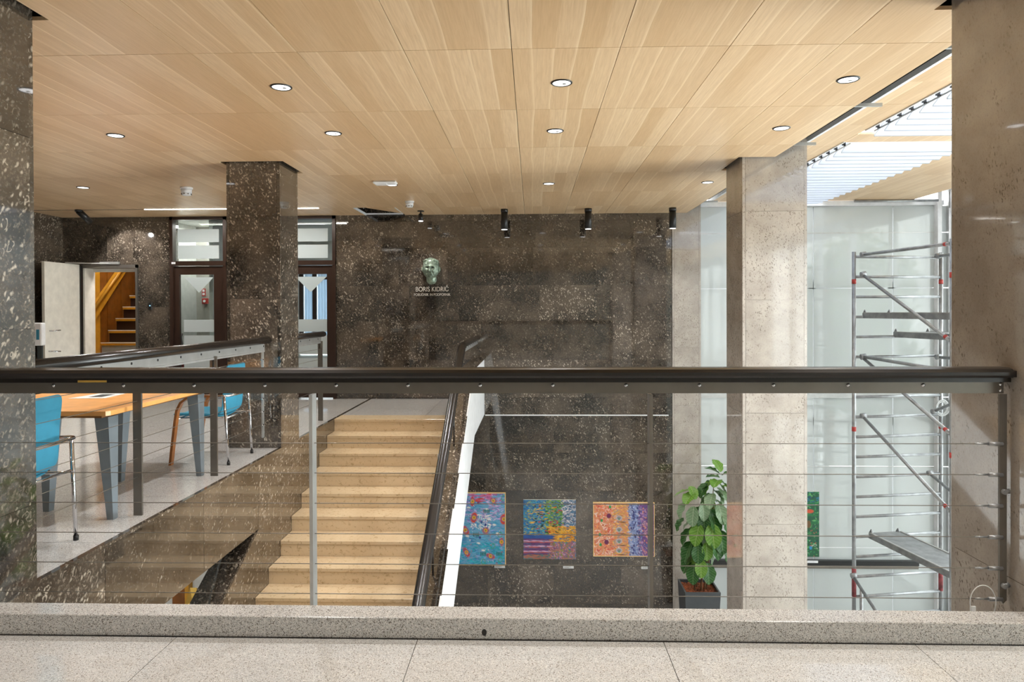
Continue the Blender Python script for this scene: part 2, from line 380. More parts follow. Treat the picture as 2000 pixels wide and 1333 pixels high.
# raised ceiling over the stairwell, with the louvred roof lights
cu = struct(MB().obj('ceiling', 'oak'))
XA = 2.717
def upanel(x0, x1, y0, y1): box('ceiling_panel', x0+.002, x1-.002, y0+.002, y1-.002, ZU, ZU+.02, 'oak', cu)
SX0, SX1 = 3.10, 4.38
ybr = [YB, -3.5, -1.5, .5, 2.0, 3.70, 4.70, 5.70, 7.15, 8.15, 9.30, 10.74]
for a, b in zip(ybr, ybr[1:]): upanel(XA+.03, SX0, a, b)
for a, b in zip(ybr[:-1:2], ybr[2::2]+[10.74]):
    if a < b: upanel(SX1+.04, 5.80, a, b)
upanel(SX0, SX1+.04, 6.66, 6.98); upanel(SX0, SX1+.04, YB, 3.2)
MB().box(5.80, XG, YB, 10.74, ZU+.12, ZU+.16).obj('ceiling_margin', 'steel', cu)
MB().box(XE+.02, XA, YB, 10.74, ZC+.45, ZC+.47).obj('ceiling_recess', 'void', cu)
MB().box(XA, XA+.028, YB, 10.74, ZU-.012, ZU+.03).obj('ceiling_trim', 'white', cu)
MB().box(XA+.005, XA+.012, YB, 10.74, ZU+.02, ZC+.45).obj('recess_side', 'void', cu)
for y in (4.3, 5.5, 6.76, 7.9, 9.1, 10.28):
    MB().box(XE-.01, XA+.03, y-.012, y+.012, ZU-.075, ZU-.05).obj('hanger_profile', 'steel', cu)
MB().box(SX0-.02, SX0, 3.2, 10.7, ZU+.02, 4.0).box(SX1+.04, SX1+.06, 3.2, 10.7, ZU+.02, 4.0).box(SX0, SX1+.04, 6.68, 6.96, ZU+.02, 4.0).box(SX0, SX1+.04, 3.18, 3.2, ZU+.02, 4.0).obj('rooflight_shaft', 'white', cu)

def louvres(y0, y1, label, slat_first=True):
    t = thing('louvre_panel', label, 'louvres', (0, 0, 0), 0, 'louvred roof lights')
    n = int(round((y1-y0)/.187)); me = None
    for i in range(n):
        y = y0+.187*(i+.5)
        if me is None:
            me = MB().box(SX0+.075-3.7, SX1-3.7, -.115, .115, -.006, .006, Matrix.Rotation(math.radians(-24), 4, 'X')).mesh('slat', 'slat'); lip = MB().box(SX0+.075-3.7, SX1-3.7, .098, .106, -.055, -.047).mesh('slat_shade_line', 'slat_shade_line')  # the thin grey strip under each blade is painted shade, not a blade part
        o = link('slat', me, t, (3.7, y, ZU-.008))
        link('slat_shade_line', lip, o)
        b = link('bracket', BR, t, (SX0+.05, y, ZU+.01))
    MB().tube([(SX0+.075, y0, ZU-.012), (SX0+.075, y1, ZU-.012)], .008, 8).obj('control_rod', 'steel', t)
    MB().box(SX0, SX0+.012, y0-.03, y1+.03, ZU-.01, ZU+.05).box(SX0+.01, SX0+.075, y0, y1, ZU+.06, ZU+.065).obj('side_rail', 'white', t)
    return t
BR = MB().box(-.012, .022, -.006, .006, -.018, .02).box(.008, .03, -.014, .014, -.026, -.014).mesh('bracket', 'black')
louvres(3.12, 6.486, 'nearer panel of white roof light louvre blades above the stairwell')
louvres(6.98, 10.72, 'farther panel of white roof light louvre blades reaching the glass wall')

# ---------------------------------------------------------------- structure: walls
wb = struct(MB().box(XWL-.2, -7.12, YW+.02, YW+.25, -.3, 3.4).box(-7.12, -6.22, YW+.02, YW+.25, 2.12, 3.4).box(-6.22, -5.70, YW+.02, YW+.25, -.3, 3.4)
            .box(-4.80, -3.98, YW+.02, YW+.25, -.3, 3.4).box(-3.07, 2.155, YW+.02, YW+.25, -.3, 3.4).box(-3.0, 2.155, YW+.02, YW+.25, ZF, -.3).box(2.13, 2.155, YW+.012, YW+.3, ZF, 3.3).box(-5.70, -3.07, YW+.02, YW+.25, ZC, 3.4).obj('wall_back', 'dark_stone'))
def slabs(xs, z0, z1):
    for a, b in zip(xs, xs[1:]): box('stone_slab', a+.0012, b-.0012, YW+random.uniform(0, .0015), YW+.02, z0+.0012, z1-.0012, 'dark_stone', wb)
P2X = lambda p: (p-1033)*.007955
rows = [(2.355, 2.77, [805, 1040, 1230]), (1.768, 2.355, [771, 868, 955, 1035, 1158]), (1.212, 1.768, [792, 890, 1047, 1158, 1230]),
        (.609, 1.212, [730, 830, 933, 1075, 1190]), (.02, .609, [780, 900, 1010, 1135, 1255]), (2.77, 3.3, [720, 880, 1090, 1210])]
for z0, z1, px_ in rows: slabs([-3.07]+[P2X(p) for p in px_]+[2.13], z0, z1)
slabs([-3.07, -2.0, -.95], -.0, .018)
for i, (z0, z1) in enumerate([(-.245, .018), (-.84, -.262), (-1.43, -.84), (-2.01, -1.43), (-2.60, -2.01), (-3.19, -2.60), (ZF, -3.19)]):
    xs = [-.95 if i == 0 else -3.0]+[P2X(p)+(.35 if i % 2 else 0) for p in ([], [905, 1030, 1140], [940, 1075, 1190], [905, 1035, 1150], [960, 1080, 1210], [900, 1030, 1160], [960, 1100])[i]]+[2.13]
    slabs(xs, z0, z1)
box('ledge_strip', -.74, 2.1, YW-.006, YW, -.262, -.246, 'white', wb)
slabs([XWL, -6.72, -6.3, -5.70], 2.12, 2.80); slabs([XWL, -6.9, -5.70], 2.80, 3.3)
slabs([-6.22, -5.70], 1.45, 2.12); slabs([-6.22, -5.70], .72, 1.45); slabs([-6.22, -5.70], 0, .72); slabs([XWL, -7.12], 0, 2.12)
slabs([-4.80, -3.98], 0, 3.3)
wl = struct(box('wall_left', XWL-.2, XWL-.02, YB, YW+.2, -.3, 3.3, 'dark_stone'))
for a, b in [(2.0, 3.2), (3.2, 4.5), (4.5, 5.7), (5.7, 6.9), (6.9, 8.1), (8.1, 9.3), (9.3, 10.72)]:
    for z0, z1 in ((0, .72), (.72, 1.45), (1.45, 2.12), (2.12, 2.62), (2.62, 3.0)): box('stone_slab', XWL-.02, XWL, a+.001, b-.001, z0+.001, z1-.001, 'dark_stone', wl)
wfr = struct(box('wall_front', XWL-.2, XG, YB-.2, YB, ZF, 3.3, 'plaster'))
# lower storey seen under the balcony
wlow = struct(MB().box(-9, XL-.26, 10.2, 10.4, ZF, -.63).box(-9.2, -9, YB, 14, ZF, 0).obj('wall_lower', 'plaster'))
box('ceiling_lower', -9, XL-.26, YB, 10.4, -.67, -.63, 'plaster', wlow)

# back rooms behind the doors
rm = struct(MB().box(-5.98, -2.4, 14.4, 14.5, -.1, 3.0).box(-5.98, -5.9, YW+.25, 14.4, -.1, 3.0).box(-2.5, -2.4, YW+.25, 14.4, -.1, 3.0).box(-5.98, -2.4, YW+.25, 14.5, 2.86, 2.9).box(-5.2, -5.14, YW+.25, 14.4, 0, 2.86).obj('wall_corridor', 'plaster'))
box('floor_corridor', -5.98, -2.4, YW+.02, 14.5, -.1, 0, 'terrazzo', rm)

# glass wall across the end of the stairwell
gw = struct(MB().box(2.6, 6.3, YG+.02, YG+.10, 2.94, 3.03).box(2.6, 6.3, YG+.03, YG+.10, -.42, -.30).obj('window_1', 'steel'))
mull = [2.60, 4.33, 5.54, 6.20]
zs = [ZF, -2.50, -.93, -.36, .16, 1.62, 2.54, 2.96]
zs = [ZF, -2.50, -1.05, .02, 1.70, 2.55, 2.96]
for a, b in zip(mull, mull[1:]):
    for c, d in zip(zs, zs[1:]): box('glass_pane', a+.006, b-.006, YG, YG+.012, c+.006, d-.006, 'frost', gw)
for x in mull[1:-1]: box('mullion', x-.05, x+.05, YG+.05, YG+.15, ZF, 3.0, 'white', gw)
box('mullion', 4.44, 4.62, YG+.12, YG+.2, ZF, 3.0, 'white', gw)
box('transom', 2.6, 6.2, YG-.004, YG+.0, 2.543, 2.558, 'steel', gw)
box('transom', 2.6, 6.2, YG+.05, YG+.12, 1.68, 1.80, 'white', gw)
box('transom', 2.6, 6.2, YG-.03, YG, .01, .12, 'steel', gw)
box('transom', 2.6, 6.2, YG-.003, YG, -1.058, -1.046, 'steel', gw)
box('transom', 2.6, 6.2, YG-.003, YG, -2.31, -2.30, 'white', gw)
box('head_rail', 2.6, 6.28, YG-.05, YG+.02, 2.965, 3.035, 'white', gw)
MB().tube([(4.9, YG-.12, 3.02), (6.15, YG-.12, 3.02)], .02, 10).obj('curtain_tube', 'galv', gw)
MB().box(2.6, 5.9, YG-.07, YG, -2.56, -2.49).obj('ledge_black', 'black', gw)
MB().box(2.6, 5.9, YG-.055, YG, -2.615, -2.56).obj('ledge_grey', 'steel_dark', gw)
# a back volume of white blinds and open sky behind the satin glass
# glazed side of the hall
gs = struct(MB().box(XG-.03, XG+.07, YB, YG+.1, 2.92, 3.3).box(XG-.03, XG+.07, YB, YG+.1, -.45, -.02).box(XG-.03, XG+.07, YB, YG+.1, ZF, ZF+.12).obj('window_2', 'white'))
for i in range(11):
    y = YB+.02+i*1.56
    box('mullion', XG-.05, XG+.07, y-.035, y+.035, ZF, 3.3, 'white', gs)
    if i < 10:
        for c, d in ((ZF+.12, -.45), (-.02, 2.92)): box('glass_pane', XG, XG+.01, y+.035, y+1.525, c, d, 'glass', gs)
[box('glass_pane', 6.225, 6.345, YG, YG+.012, c+.006, d-.006, 'frost', gs) for c, d in zip(zs, zs[1:])]
box('mullion', 6.345, 6.40, YG-.06, YG+.10, ZF, 3.25, 'steel', gs); box('mullion', 6.16, 6.22, YG-.10, YG+.08, ZF, 3.25, 'white', gs); box('mullion', 6.28, 6.32, YG-.32, YG-.22, ZF, 3.25, 'white', gs)

# ---------------------------------------------------------------- columns
def column(name, x0, x1, y0, y1, ztop, joints, mat, label, zbot=ZF):
    t = thing(name, label, 'column', ((x0+x1)/2, (y0+y1)/2, zbot)); cx, cy = (x0+x1)/2, (y0+y1)/2
    js = [zbot]+joints+[ztop]
    box('column_core', x0-cx+.02, x1-cx-.02, y0-cy+.02, y1-cy-.02, 0, ztop-zbot-.02, mat, t)
    e = .032
    for a, b in zip(js, js[1:]):
        a -= zbot; b -= zbot; a += .0012; b -= .0012
        box('front_slab', x0-cx+e, x1-cx-e, y0-cy, y0-cy+.02, a, b, mat, t)
        box('back_slab', x0-cx+e, x1-cx-e, y1-cy-.02, y1-cy, a, b, mat, t)
        for sx in (-1, 1):
            xx = x0-cx if sx < 0 else x1-cx
            box('side_slab', min(xx, xx-sx*.02), max(xx, xx-sx*.02), y0-cy+e, y1-cy-e, a, b, mat, t)
    for X in (x0, x1-e):
        for Y in (y0, y1-e): box('corner_strip', X-cx+(.001 if X == x0 else .002), X-cx+e-(.002 if X == x0 else .001), Y-cy+.001, Y-cy+e-.001, 0, ztop-zbot, mat, t)
    return t
column('stone_column', XL-.543, XL, 6.837, 7.365, 3.2, [.80, 1.5, 2.19], 'dark_stone', 'dark fossil stone column standing at the balcony edge beside the blue chair', 0)
column('stone_column', XL-.543, XL, 2.898, 3.426, 3.2, [.40, 1.29, 2.25], 'dark_stone', 'nearest dark grey stone column cropped by the photo edge beside the table', 0)
column('stone_column', XR, XR+.632, 6.864, 7.425, 3.3, [-2.9, -1.85, -.75, .35, 1.47, 2.345], 'light_stone', 'beige stone column rising through the stairwell beside the potted fig')
column('stone_column', XR, XR+.632, 2.93, 3.474, 3.3, [-2.0, -.9, .2], 'light_stone', 'nearest brown beige stone column where the front railing ends')
column('stone_pilaster', 2.16, 2.60, YW+.001, YW+.3, 3.3, [-2.8, -1.9, -1.0, -.1, .8, 1.7, 2.30], 'light_stone', 'slim beige stone pilaster between the dark wall and the glass')

# ---------------------------------------------------------------- stairs
st = thing('staircase', 'flight of beige stone steps descending between the two stone parapets', 'stairs', (XL, 8.70, 0))
RI, TR = .1533, .3148; Y0S = 8.70; XS1 = -.93
tread0 = None
for i in range(0, 22):
    y1 = Y0S-(i-1)*TR; y0 = Y0S-i*TR-.022; z = -i*RI
    if i == 0:
        box('tread', .002, XS1-XL, -.022, .32, -.035, 0, 'stair_stone', st, .003)
    elif tread0 is None:
        tread0 = box('tread', .002, XS1-XL, y0-Y0S, y1-Y0S-.014, z-.035, z, 'stair_stone', st, .003)
    else:
        o = link('tread', tread0.data, st, (0, -(i-1)*TR, -(i-1)*RI))
    if i == 0: riser0 = box('riser', .002, XS1-XL, -.014, 0, -RI, -.035, 'stair_stone', st)
    elif i < 21: link('riser', riser0.data, st, (0, -i*TR, -i*RI))
MB().prism([(9.02, -.24), (Y0S+.3, -.04), (Y0S, -.2), (Y0S-21*TR, -21*RI-.2), (Y0S-21*TR+.3, ZF), (Y0S-18.5*TR, ZF)], 'X', XL+.01, XS1-.01).obj('stair_soffit', 'plaster', st).location = (-XL, -Y0S, 0)

# parapet on the right of the stairs
pa = thing('stair_parapet', 'stone capped parapet with a white painted outer face beside the stairs', 'parapet', (-.84, 8.7, 0))
def PX(o): o.location = (.84, -8.7, 0); return o
YT = 8.83
top = [(YW, .61), (YT, .61), (1.2, .61-k*(YT-1.2))]; bot = [(1.2, -.24-k*(8.87-1.2)), (8.87, -.24), (YW, -.24)]
PX(MB().prism(top+bot, 'X', -.765, -.75).obj('outer_face', 'white', pa))
tp2 = [(y, z-.02) for y, z in top]
PX(MB().prism(tp2+[(1.2, -.24-k*(8.87-1.2)), (8.87, -.24), (YW, -.24)], 'X', -.935, -.766).obj('parapet_core', 'dark_stone', pa))
PX(MB().box(-.955, -.752, YT+.002, YW, .59, .612).obj('cap_stone', 'dark_stone', pa))
a = YT
for i in range(8):
    b = a-.92; za, zb = .61-k*(YT-a), .61-k*(YT-b)
    PX(MB().prism([(a-.002, za), (a-.002, za-.022), (b+.002, zb-.022), (b+.002, zb)], 'X', -.955, -.752).obj('cap_stone', 'dark_stone', pa)); a = b
PX(MB().tube([(-.97, 7.0, -.12), (-.96, 7.0, -.12)], .03, 16).obj('light_socket', 'steel', pa))

# handrail of the stairs (oval dark rail on a flat steel)
OV = [(math.cos(t)*1.0, math.sin(t)*.72) for t in [2*PI*j/16 for j in range(16)]]
hr = thing('stair_handrail', 'thick dark brown handrail sloping down the white parapet of the stairs', 'handrail', (-.85, 8.35, 0))
pth = [(-.85, 10.66, .955), (-.85, 8.42, .955), (-.85, 8.26, .93), (-.85, 8.10, .85), (-.85, 5.0, -.84), (-.85, 3.2, -1.82), (-.85, 2.2, -2.37)]
def HX(o): o.location = (.85, -8.35, 0); return o
HX(MB().tube(pth, .05, prof=OV).obj('rail_cap', 'rail_dark', hr))
fl_ = [(x, y, z-.06) for x, y, z in pth]
SQ = [(-.12, -1), (.12, -1), (.12, 1), (-.12, 1)]
HX(MB().tube(fl_, .035, prof=SQ).obj('flat_bar', 'steel', hr))
for y in (7.4, 5.8, 4.2): HX(MB().tube([(-.85, y, .61-k*(YT-y)), (-.85, y, .85-.546*(8.10-y)-.06)], .008, 8).obj('rail_post', 'rail_dark', hr))
BOLT = MB().add(*(lambda n: ([(0, -.006, 0)]+[(.009*math.cos(2*PI*j/n), -.003, .009*math.sin(2*PI*j/n)) for j in range(n)]+[(.009*math.cos(2*PI*j/n), 0, .009*math.sin(2*PI*j/n)) for j in range(n)],
    [(0, 1+j, 1+(j+1) % n) for j in range(n)]+[(1+j, 1+n+j, 1+n+(j+1) % n, 1+(j+1) % n) for j in range(n)]))(10), True).mesh('bolt', 'chrome')
BOLTX = MB().add(*(lambda n: ([(.006, 0, 0)]+[(.003, .009*math.cos(2*PI*j/n), .009*math.sin(2*PI*j/n)) for j in range(n)]+[(0, .009*math.cos(2*PI*j/n), .009*math.sin(2*PI*j/n)) for j in range(n)],
    [(0, 1+j, 1+(j+1) % n) for j in range(n)]+[(1+j, 1+n+j, 1+n+(j+1) % n, 1+(j+1) % n) for j in range(n)]))(10), True).mesh('bolt', 'black')
for i in range(7): link('bolt', BOLTX, hr, (.0045, 2.1-i*.28, .905))

# ---------------------------------------------------------------- kerb and the front railing
kb = struct(MB().prism([(2.856, 0), (2.856, .085), (2.859, .088), (2.964, .090), (2.985, .080), (2.985, -.3), (2.856, -.3)], 'X', XL, XR-.002).obj('trim_1', 'kerb'))
kd = MB().add([(-.205+.008*math.cos(t)*1.3, 2.8545, .030+.014*math.sin(t)) for t in [2*PI*j/16 for j in range(16)]]+[(-.205+.008*math.cos(t)*1.3, 2.858, .030+.014*math.sin(t)) for t in [2*PI*j/16 for j in range(16)]],
    [tuple(range(16))]+[(j, (j+1) % 16, 16+(j+1) % 16, 16+j) for j in range(16)]).obj('drain_hole', 'black', kb)
box('joint_line', XL, XR, 2.848, 2.855, -.002, .003, 'rail_dark', kb)
RY = 3.06
fr_ = thing('front_railing', 'front railing with a dark handrail and thin taut cables in the foreground', 'railing', (0, RY, 0))
def FX(o): o.location = (0, -RY, 0); return o
CAP = [(2.995, 1.066), (3.0, 1.062), (3.03, 1.060), (3.03, 1.055), (3.022, 1.054), (3.022, 1.0535), (3.09, 1.0535), (3.09, 1.060), (3.12, 1.062), (3.128, 1.075), (3.128, 1.10), (3.115, 1.113), (3.09, 1.1185), (3.03, 1.1185), (3.006, 1.113), (2.996, 1.10)]
CAP = [(2.998, 1.086), (3.006, 1.076), (3.018, 1.074), (3.018, 1.056), (3.10, 1.056), (3.10, 1.074), (3.114, 1.076), (3.122, 1.086), (3.124, 1.10), (3.112, 1.113), (3.09, 1.1185), (3.03, 1.1185), (3.008, 1.113), (2.997, 1.10)]
FX(MB().prism(CAP, 'X', XL-.3, 2.055).obj('rail_cap', 'rail_dark', fr_, 0))
FX(MB().prism([(RY-.05, 1.078), (RY+.05, 1.078), (RY+.05, 1.105), (RY, 1.112), (RY-.05, 1.105)], 'X', 2.055, 2.0735).obj('rail_end', 'rail_dark', fr_))
FX(box('flat_bar', XL-.3, 2.048, RY-.006, RY+.006, 1.004, 1.056, 'steel_dark', fr_))
for i in range(14):
    x = -2.492+i*.3227
    link('bolt', BOLT, fr_, (x, -.006, 1.040))
link('bolt', BOLT, fr_, (2.035, -.006, 1.044)); link('bolt', BOLT, fr_, (2.035, -.006, 1.018))
FX(box('brass_plate', -2.03, -1.90, 3.014, 3.018, 1.058, 1.067, 'gold', fr_))
for x in (-.995, .512): FX(box('post', x, x+.015, RY-.028, RY+.03, -.45, 1.0, 'steel_dark' if x > 0 else 'steel', fr_))  # left post in lighter steel: window light on its side is in the colour
FX(MB().prism([(2.032, .11), (2.047, .085), (2.062, .10), (2.062, 1.0), (2.032, 1.0)], 'Y', RY-.006, RY+.006).obj('post', 'steel_dark', fr_))
CZ = [.7785, .6435, .5075, .371, .235, .1]
for z in CZ:
    FX(MB().tube([(XL-.3, RY, z), (1.93, RY, z+.004)], .0019, 6, False).obj('cable', 'steel_dark', fr_))
    FX(MB().tube([(1.93, RY, z+.004), (1.985, RY, z+.004)], .0042, 8).tube([(1.985, RY-.004, z+.004), (2.045, RY-.004, z+.004)], .009, 10).obj('turnbuckle', 'galv', fr_))
for z in (.575, .165): FX(MB().tube([(2.05, RY, z), (2.074, RY, z)], .011, 12).tube([(2.047, RY-.02, z), (2.047, RY+.01, z)], .011, 12).obj('wall_spacer', 'galv', fr_))
lp = [(1.945+.055*math.cos(t)+.0, RY-.03, .10+.075*math.sin(t)) for t in [PI*1.06-PI*1.1*j/16 for j in range(17)]]
lp = [(1.895, RY-.02, .0)]+lp+[(1.985, RY-.02, -.02)]
tag(MB().tube(lp, .0022, 6).box(1.885, 1.903, RY-.05, RY-.042, .06, .09).obj('wire_loop', 'rope'), 'loose loop of thin wire with a small tag at the right railing post', 'wire')

# ---------------------------------------------------------------- balcony railing
def side_railing(y0, y1, posts, endy, label, cab_to):
    t = thing('balcony_railing', label, 'railing', (-2.66, (y0+y1)/2, 0), 0); o_ = (2.66, -(y0+y1)/2, 0)
    def A(o): o.location = o_; return o
    A(MB().tube([(-2.66, y0, 1.085), (-2.66, y1, 1.085)], .05, prof=OV).obj('rail_cap', 'rail_dark', t))
    A(box('flat_bar', -2.666, -2.654, y0+.02, y1-.08, .99, 1.052, 'steel', t))
    A(box('flat_bar', -2.668, -2.652, y0+.02, y1-.08, .972, .988, 'steel', t))
    y = y0+.12
    while y < y1-.1: link('bolt', BOLTX, t, (.0065, y-(y0+y1)/2, 1.030)); y += .32
    for y in posts:
        A(MB().box(-2.69, -2.632, y-.008, y+.008, 0, 1.0).obj('post', 'steel_dark', t))
        A(MB().box(-2.668, -2.654, y-.012, y-.008, .9, 1.0).obj('post_clamp', 'chrome', t))
    if endy: A(MB().box(-2.666, -2.650, endy-.03, endy, .13, 1.0).obj('end_post', 'steel', t))
    for i in range(6):
        z = .90-i*.128
        A(MB().tube([(-2.66, cab_to[0], z), (-2.66, cab_to[1], z)], .0022, 6, False).obj('cable', 'steel_dark', t))
        if endy: A(MB().tube([(-2.65, endy-.07, z), (-2.65, endy-.02, z)], .007, 8).obj('cable_end', 'chrome', t))
    return t
side_railing(3.40, 6.83, (4.56, 5.67), 6.72, 'long balcony railing between the two dark stone columns beside the blue chairs', (3.43, 6.70))
side_railing(7.365, 8.66, (8.56,), None, 'short balcony railing behind the dark column ending at the stairs', (7.365, 8.55))

# ---------------------------------------------------------------- far wall openings
def glazed_door(nm, x0, x1, a_=.14, b_=.21):
    t = struct(MB().box(x0, x0+.05, YW-.03, YW+.08, 0, ZC).box(x1-.05, x1, YW-.03, YW+.08, 0, ZC).box(x0, x1, YW-.03, YW+.08, ZC-.05, ZC-.005).box(x0, x1, YW-.04, YW+.08, 2.10, 2.17).obj(nm, 'brown_frame'))
    d = MB().box(x0+.055, x0+a_, YW+.0, YW+.05, .02, 2.09).box(x1-b_, x1-.055, YW+.0, YW+.05, .02, 2.09).box(x0+a_, x1-b_, YW+.0, YW+.05, 1.96, 2.09).box(x0+a_, x1-b_, YW+.0, YW+.05, .02, .16)
    t0 = t; t = d.obj('door_leaf', 'brown_frame', t)
    g0, g1 = x0+a_, x1-b_; w = g1-g0
    box('glass_pane', g0, g1, YW+.02, YW+.026, .16, 1.96, 'glass', t)
    box('transom_pane', x0+.05, x1-.05, YW+.02, YW+.026, 2.17, ZC-.05, 'glass', t0)
    yf0, yf1 = YW+.014, YW+.019
    MB().prism([(g0+.075, 1.917), (g1-.01, 1.917), ((g0+g1)/2+.03, 1.675)], 'Y', yf0, yf1).obj('triangle_film', 'sticker', t)
    for a, b in ((1.055, 1.248), (.70, 1.00), (.2, .64)): box('film_band', g0+.06, g1-.005, yf0, yf1, a, b, 'sticker', t)
    for a, b in ((2.47, 2.676), (2.21, 2.42)): box('film_band', x0+.11, x1-.13, yf0, yf1, a, b, 'sticker', t0)
    MB().tube([(x0+.20, YW-.03, 1.03), (x0+.195, YW-.06, .98), (x0+.215, YW-.06, .85), (x0+.215, YW-.03, .83)], .012, 8).obj('door_handle', 'black', t)
    return t0
d2 = glazed_door('door_2', -5.70, -4.80); d3 = glazed_door('door_3', -3.97, -3.07, .175, .145)
box('name_plate', -5.66, -5.60, YW-.045, YW-.04, 2.125, 2.155, 'white', d2)
# door 1: the open leaf and the stair behind it
d1 = struct(MB().box(-7.12, -7.10, YW-.03, YW+.25, 0, 2.12).box(-6.25, -6.22, YW-.03, YW+.25, 0, 2.12).box(-7.12, -6.22, YW-.03, YW+.25, 2.07, 2.12).obj('door_1', 'steel_dark'))
MB().box(-7.10, -7.075, YW-.01, YW+.25, 0, 2.07).box(-7.10, -6.25, YW+.2, YW+.25, 2.02, 2.07).box(-6.27, -6.25, YW+.05, YW+.26, 0, 2.07).obj('door_lining', 'warm_white', d1)
lf_ = box('door_leaf', -7.15, -7.11, 9.84, 10.62, .01, 2.12, 'warm_white', d1)
MB().box(-7.12, -7.085, 10.62, 10.66, 0, 2.1).obj('hinge_side', 'black', d1)
MB().tube([(-7.11, 9.94, 1.10), (-7.05, 9.94, 1.10), (-7.045, 10.08, 1.105)], .010, 8).obj('door_handle', 'chrome', lf_)
MB().tube([(-7.11, 9.92, .80), (-7.05, 9.92, .80), (-7.04, 10.07, .79)], .010, 8).obj('lower_handle', 'chrome', lf_)
MB().tube([(-7.12, 10.3, 2.13), (-6.9, 10.62, 2.14), (-6.55, 10.66, 2.14)], .012, 6).box(-6.80, -6.50, 10.64, 10.68, 2.125, 2.165).obj('door_closer', 'steel', d1)
# boarded stair room
sr = struct(MB().box(-7.6, -7.42, 10.98, 14, 0, 3.2).box(-7.6, -5.99, 13.6, 13.7, 0, 3.2).box(-6.1, -6.0, 10.98, 14, 0, 3.2).box(-7.6, -6.0, 10.98, 14, 3.1, 3.2).obj('wall_stair_room', 'rust_wood'))
for i in range(13):
    y = 10.98+i*.2
    box('wall_board', -7.42, -7.395-(i % 2)*.004, y+.004, y+.196, 0, 3.05, 'ochre' if i < 3 else 'rust_wood', sr)
at_ = thing('attic_stair', 'steep ochre stair behind the open white door with dark and grey risers', 'stairs', (-6.7, 11.6, 0))
def AX(o): o.location = (6.7, -11.6, 0); return o
for i in range(1, 11):
    z = .23+i*.206; y = 10.942+i*.213
    AX(box('step', -7.38, -6.12, y-.02, y+.24, z-.045, z, 'ochre', at_))
    AX(box('riser', -7.38, -6.12, y+.01, y+.03, z-.208, z-.045, 'step_grey' if i < 4 else 'step_dark', at_))
    AX(box('nosing', -7.38, -6.12, y-.024, y+.0, z-.008, z+.006, 'warm_white', at_))
AX(MB().prism([(11.1, 1.00), (11.1, 1.28), (12.95, 2.95), (13.1, 2.95)], 'X', -7.39, -7.33).obj('wall_rail_board', 'ochre', at_))
AX(MB().tube([(-7.30, 11.2, 1.38), (-7.30, 12.8, 2.80)], .028, 10).obj('rail', 'ochre', at_))
# items beyond the glazed doors
fs = box('fire_sign', -5.80, -5.735, 11.93, 11.94, 1.65, 1.78, 'red'); tag(fs, 'small red fire sign seen through the glazed door', 'sign')
MB().box(-5.788, -5.75, 11.926, 11.93, 1.725, 1.765).box(-5.788, -5.75, 11.926, 11.93, 1.665, 1.705).obj('symbol', 'white', fs)
fa = MB().box(-5.78, -5.68, 11.88, 11.94, 1.51, 1.61).obj('fire_alarm', 'red', None, .008); tag(fa, 'red fire alarm box below the red sign behind glass', 'alarm')
MB().tube([(-5.73, 11.88, 1.56), (-5.73, 11.87, 1.56)], .022, 12).obj('button', 'white', fa)
struct(box('wall_corridor_end', -5.9, -5.2, 11.94, 12.0, 0, 2.86, 'plaster_dim'))
ex = thing('fire_cabinet', 'low red fire hose cabinet standing behind the first glazed door', 'cabinet', (-5.72, 11.1, 0))
box('body', -.12, .12, 0, .2, 0, .55, 'red', ex); box('lid', -.14, .14, -.01, .21, .55, .58, 'red_worn', ex)
cw = struct(MB().box(-3.95, -2.55, 14.30, 14.36, .5, .56).obj('window_3', 'brown_frame'))
M['curtain'] = frosted('daylit_curtain', srgb(214, 226, 238), .5)
for x0 in (-4.88, -4.60, -4.28, -3.96): box('window_post', x0, x0+.085, 14.28, 14.34, .5, 2.16, 'brown_frame', cw)
box('window_head', -4.95, -3.8, 14.27, 14.34, 2.04, 2.10, 'brown_frame', cw)
for x0 in (-4.79, -4.51, -4.19):
    n_ = 24; wv = [(x0+.235*q/n_, 14.35+.012*math.sin(q*1.1)) for q in range(n_+1)]
    MB().prism(wv+[(a_, b_+.004) for a_, b_ in wv[::-1]], 'Z', .5, 2.16).obj('curtain', 'curtain', cw)
area('window_daylight', (-4.4, 14.39, 1.3), (PI/2, 0, 0), 1.0, 1.7, 14, (.9, .95, 1))
area('corridor_light', (-5.55, 11.5, 2.8), (0, 0, 0), .4, .6, 9, (1, .98, .95)); area('corridor_light', (-3.4, 12.6, 2.8), (0, 0, 0), .9, 2.2, 16, (.95, .98, 1))
area('stair_room_light', (-6.6, 11.4, 3.0), (0, 0, 0), .3, .3, 16, (1, .95, .85))
rd = MB().box(-6.054, -5.994, YW-.02, YW-.001, 1.41, 1.52).obj('card_reader', 'black', None, .006); tag(rd, 'small black card reader on the dark wall beside the glazed door', 'card reader')
box('led', -6.03, -6.015, YW-.023, YW-.02, 1.465, 1.48, 'led', rd)

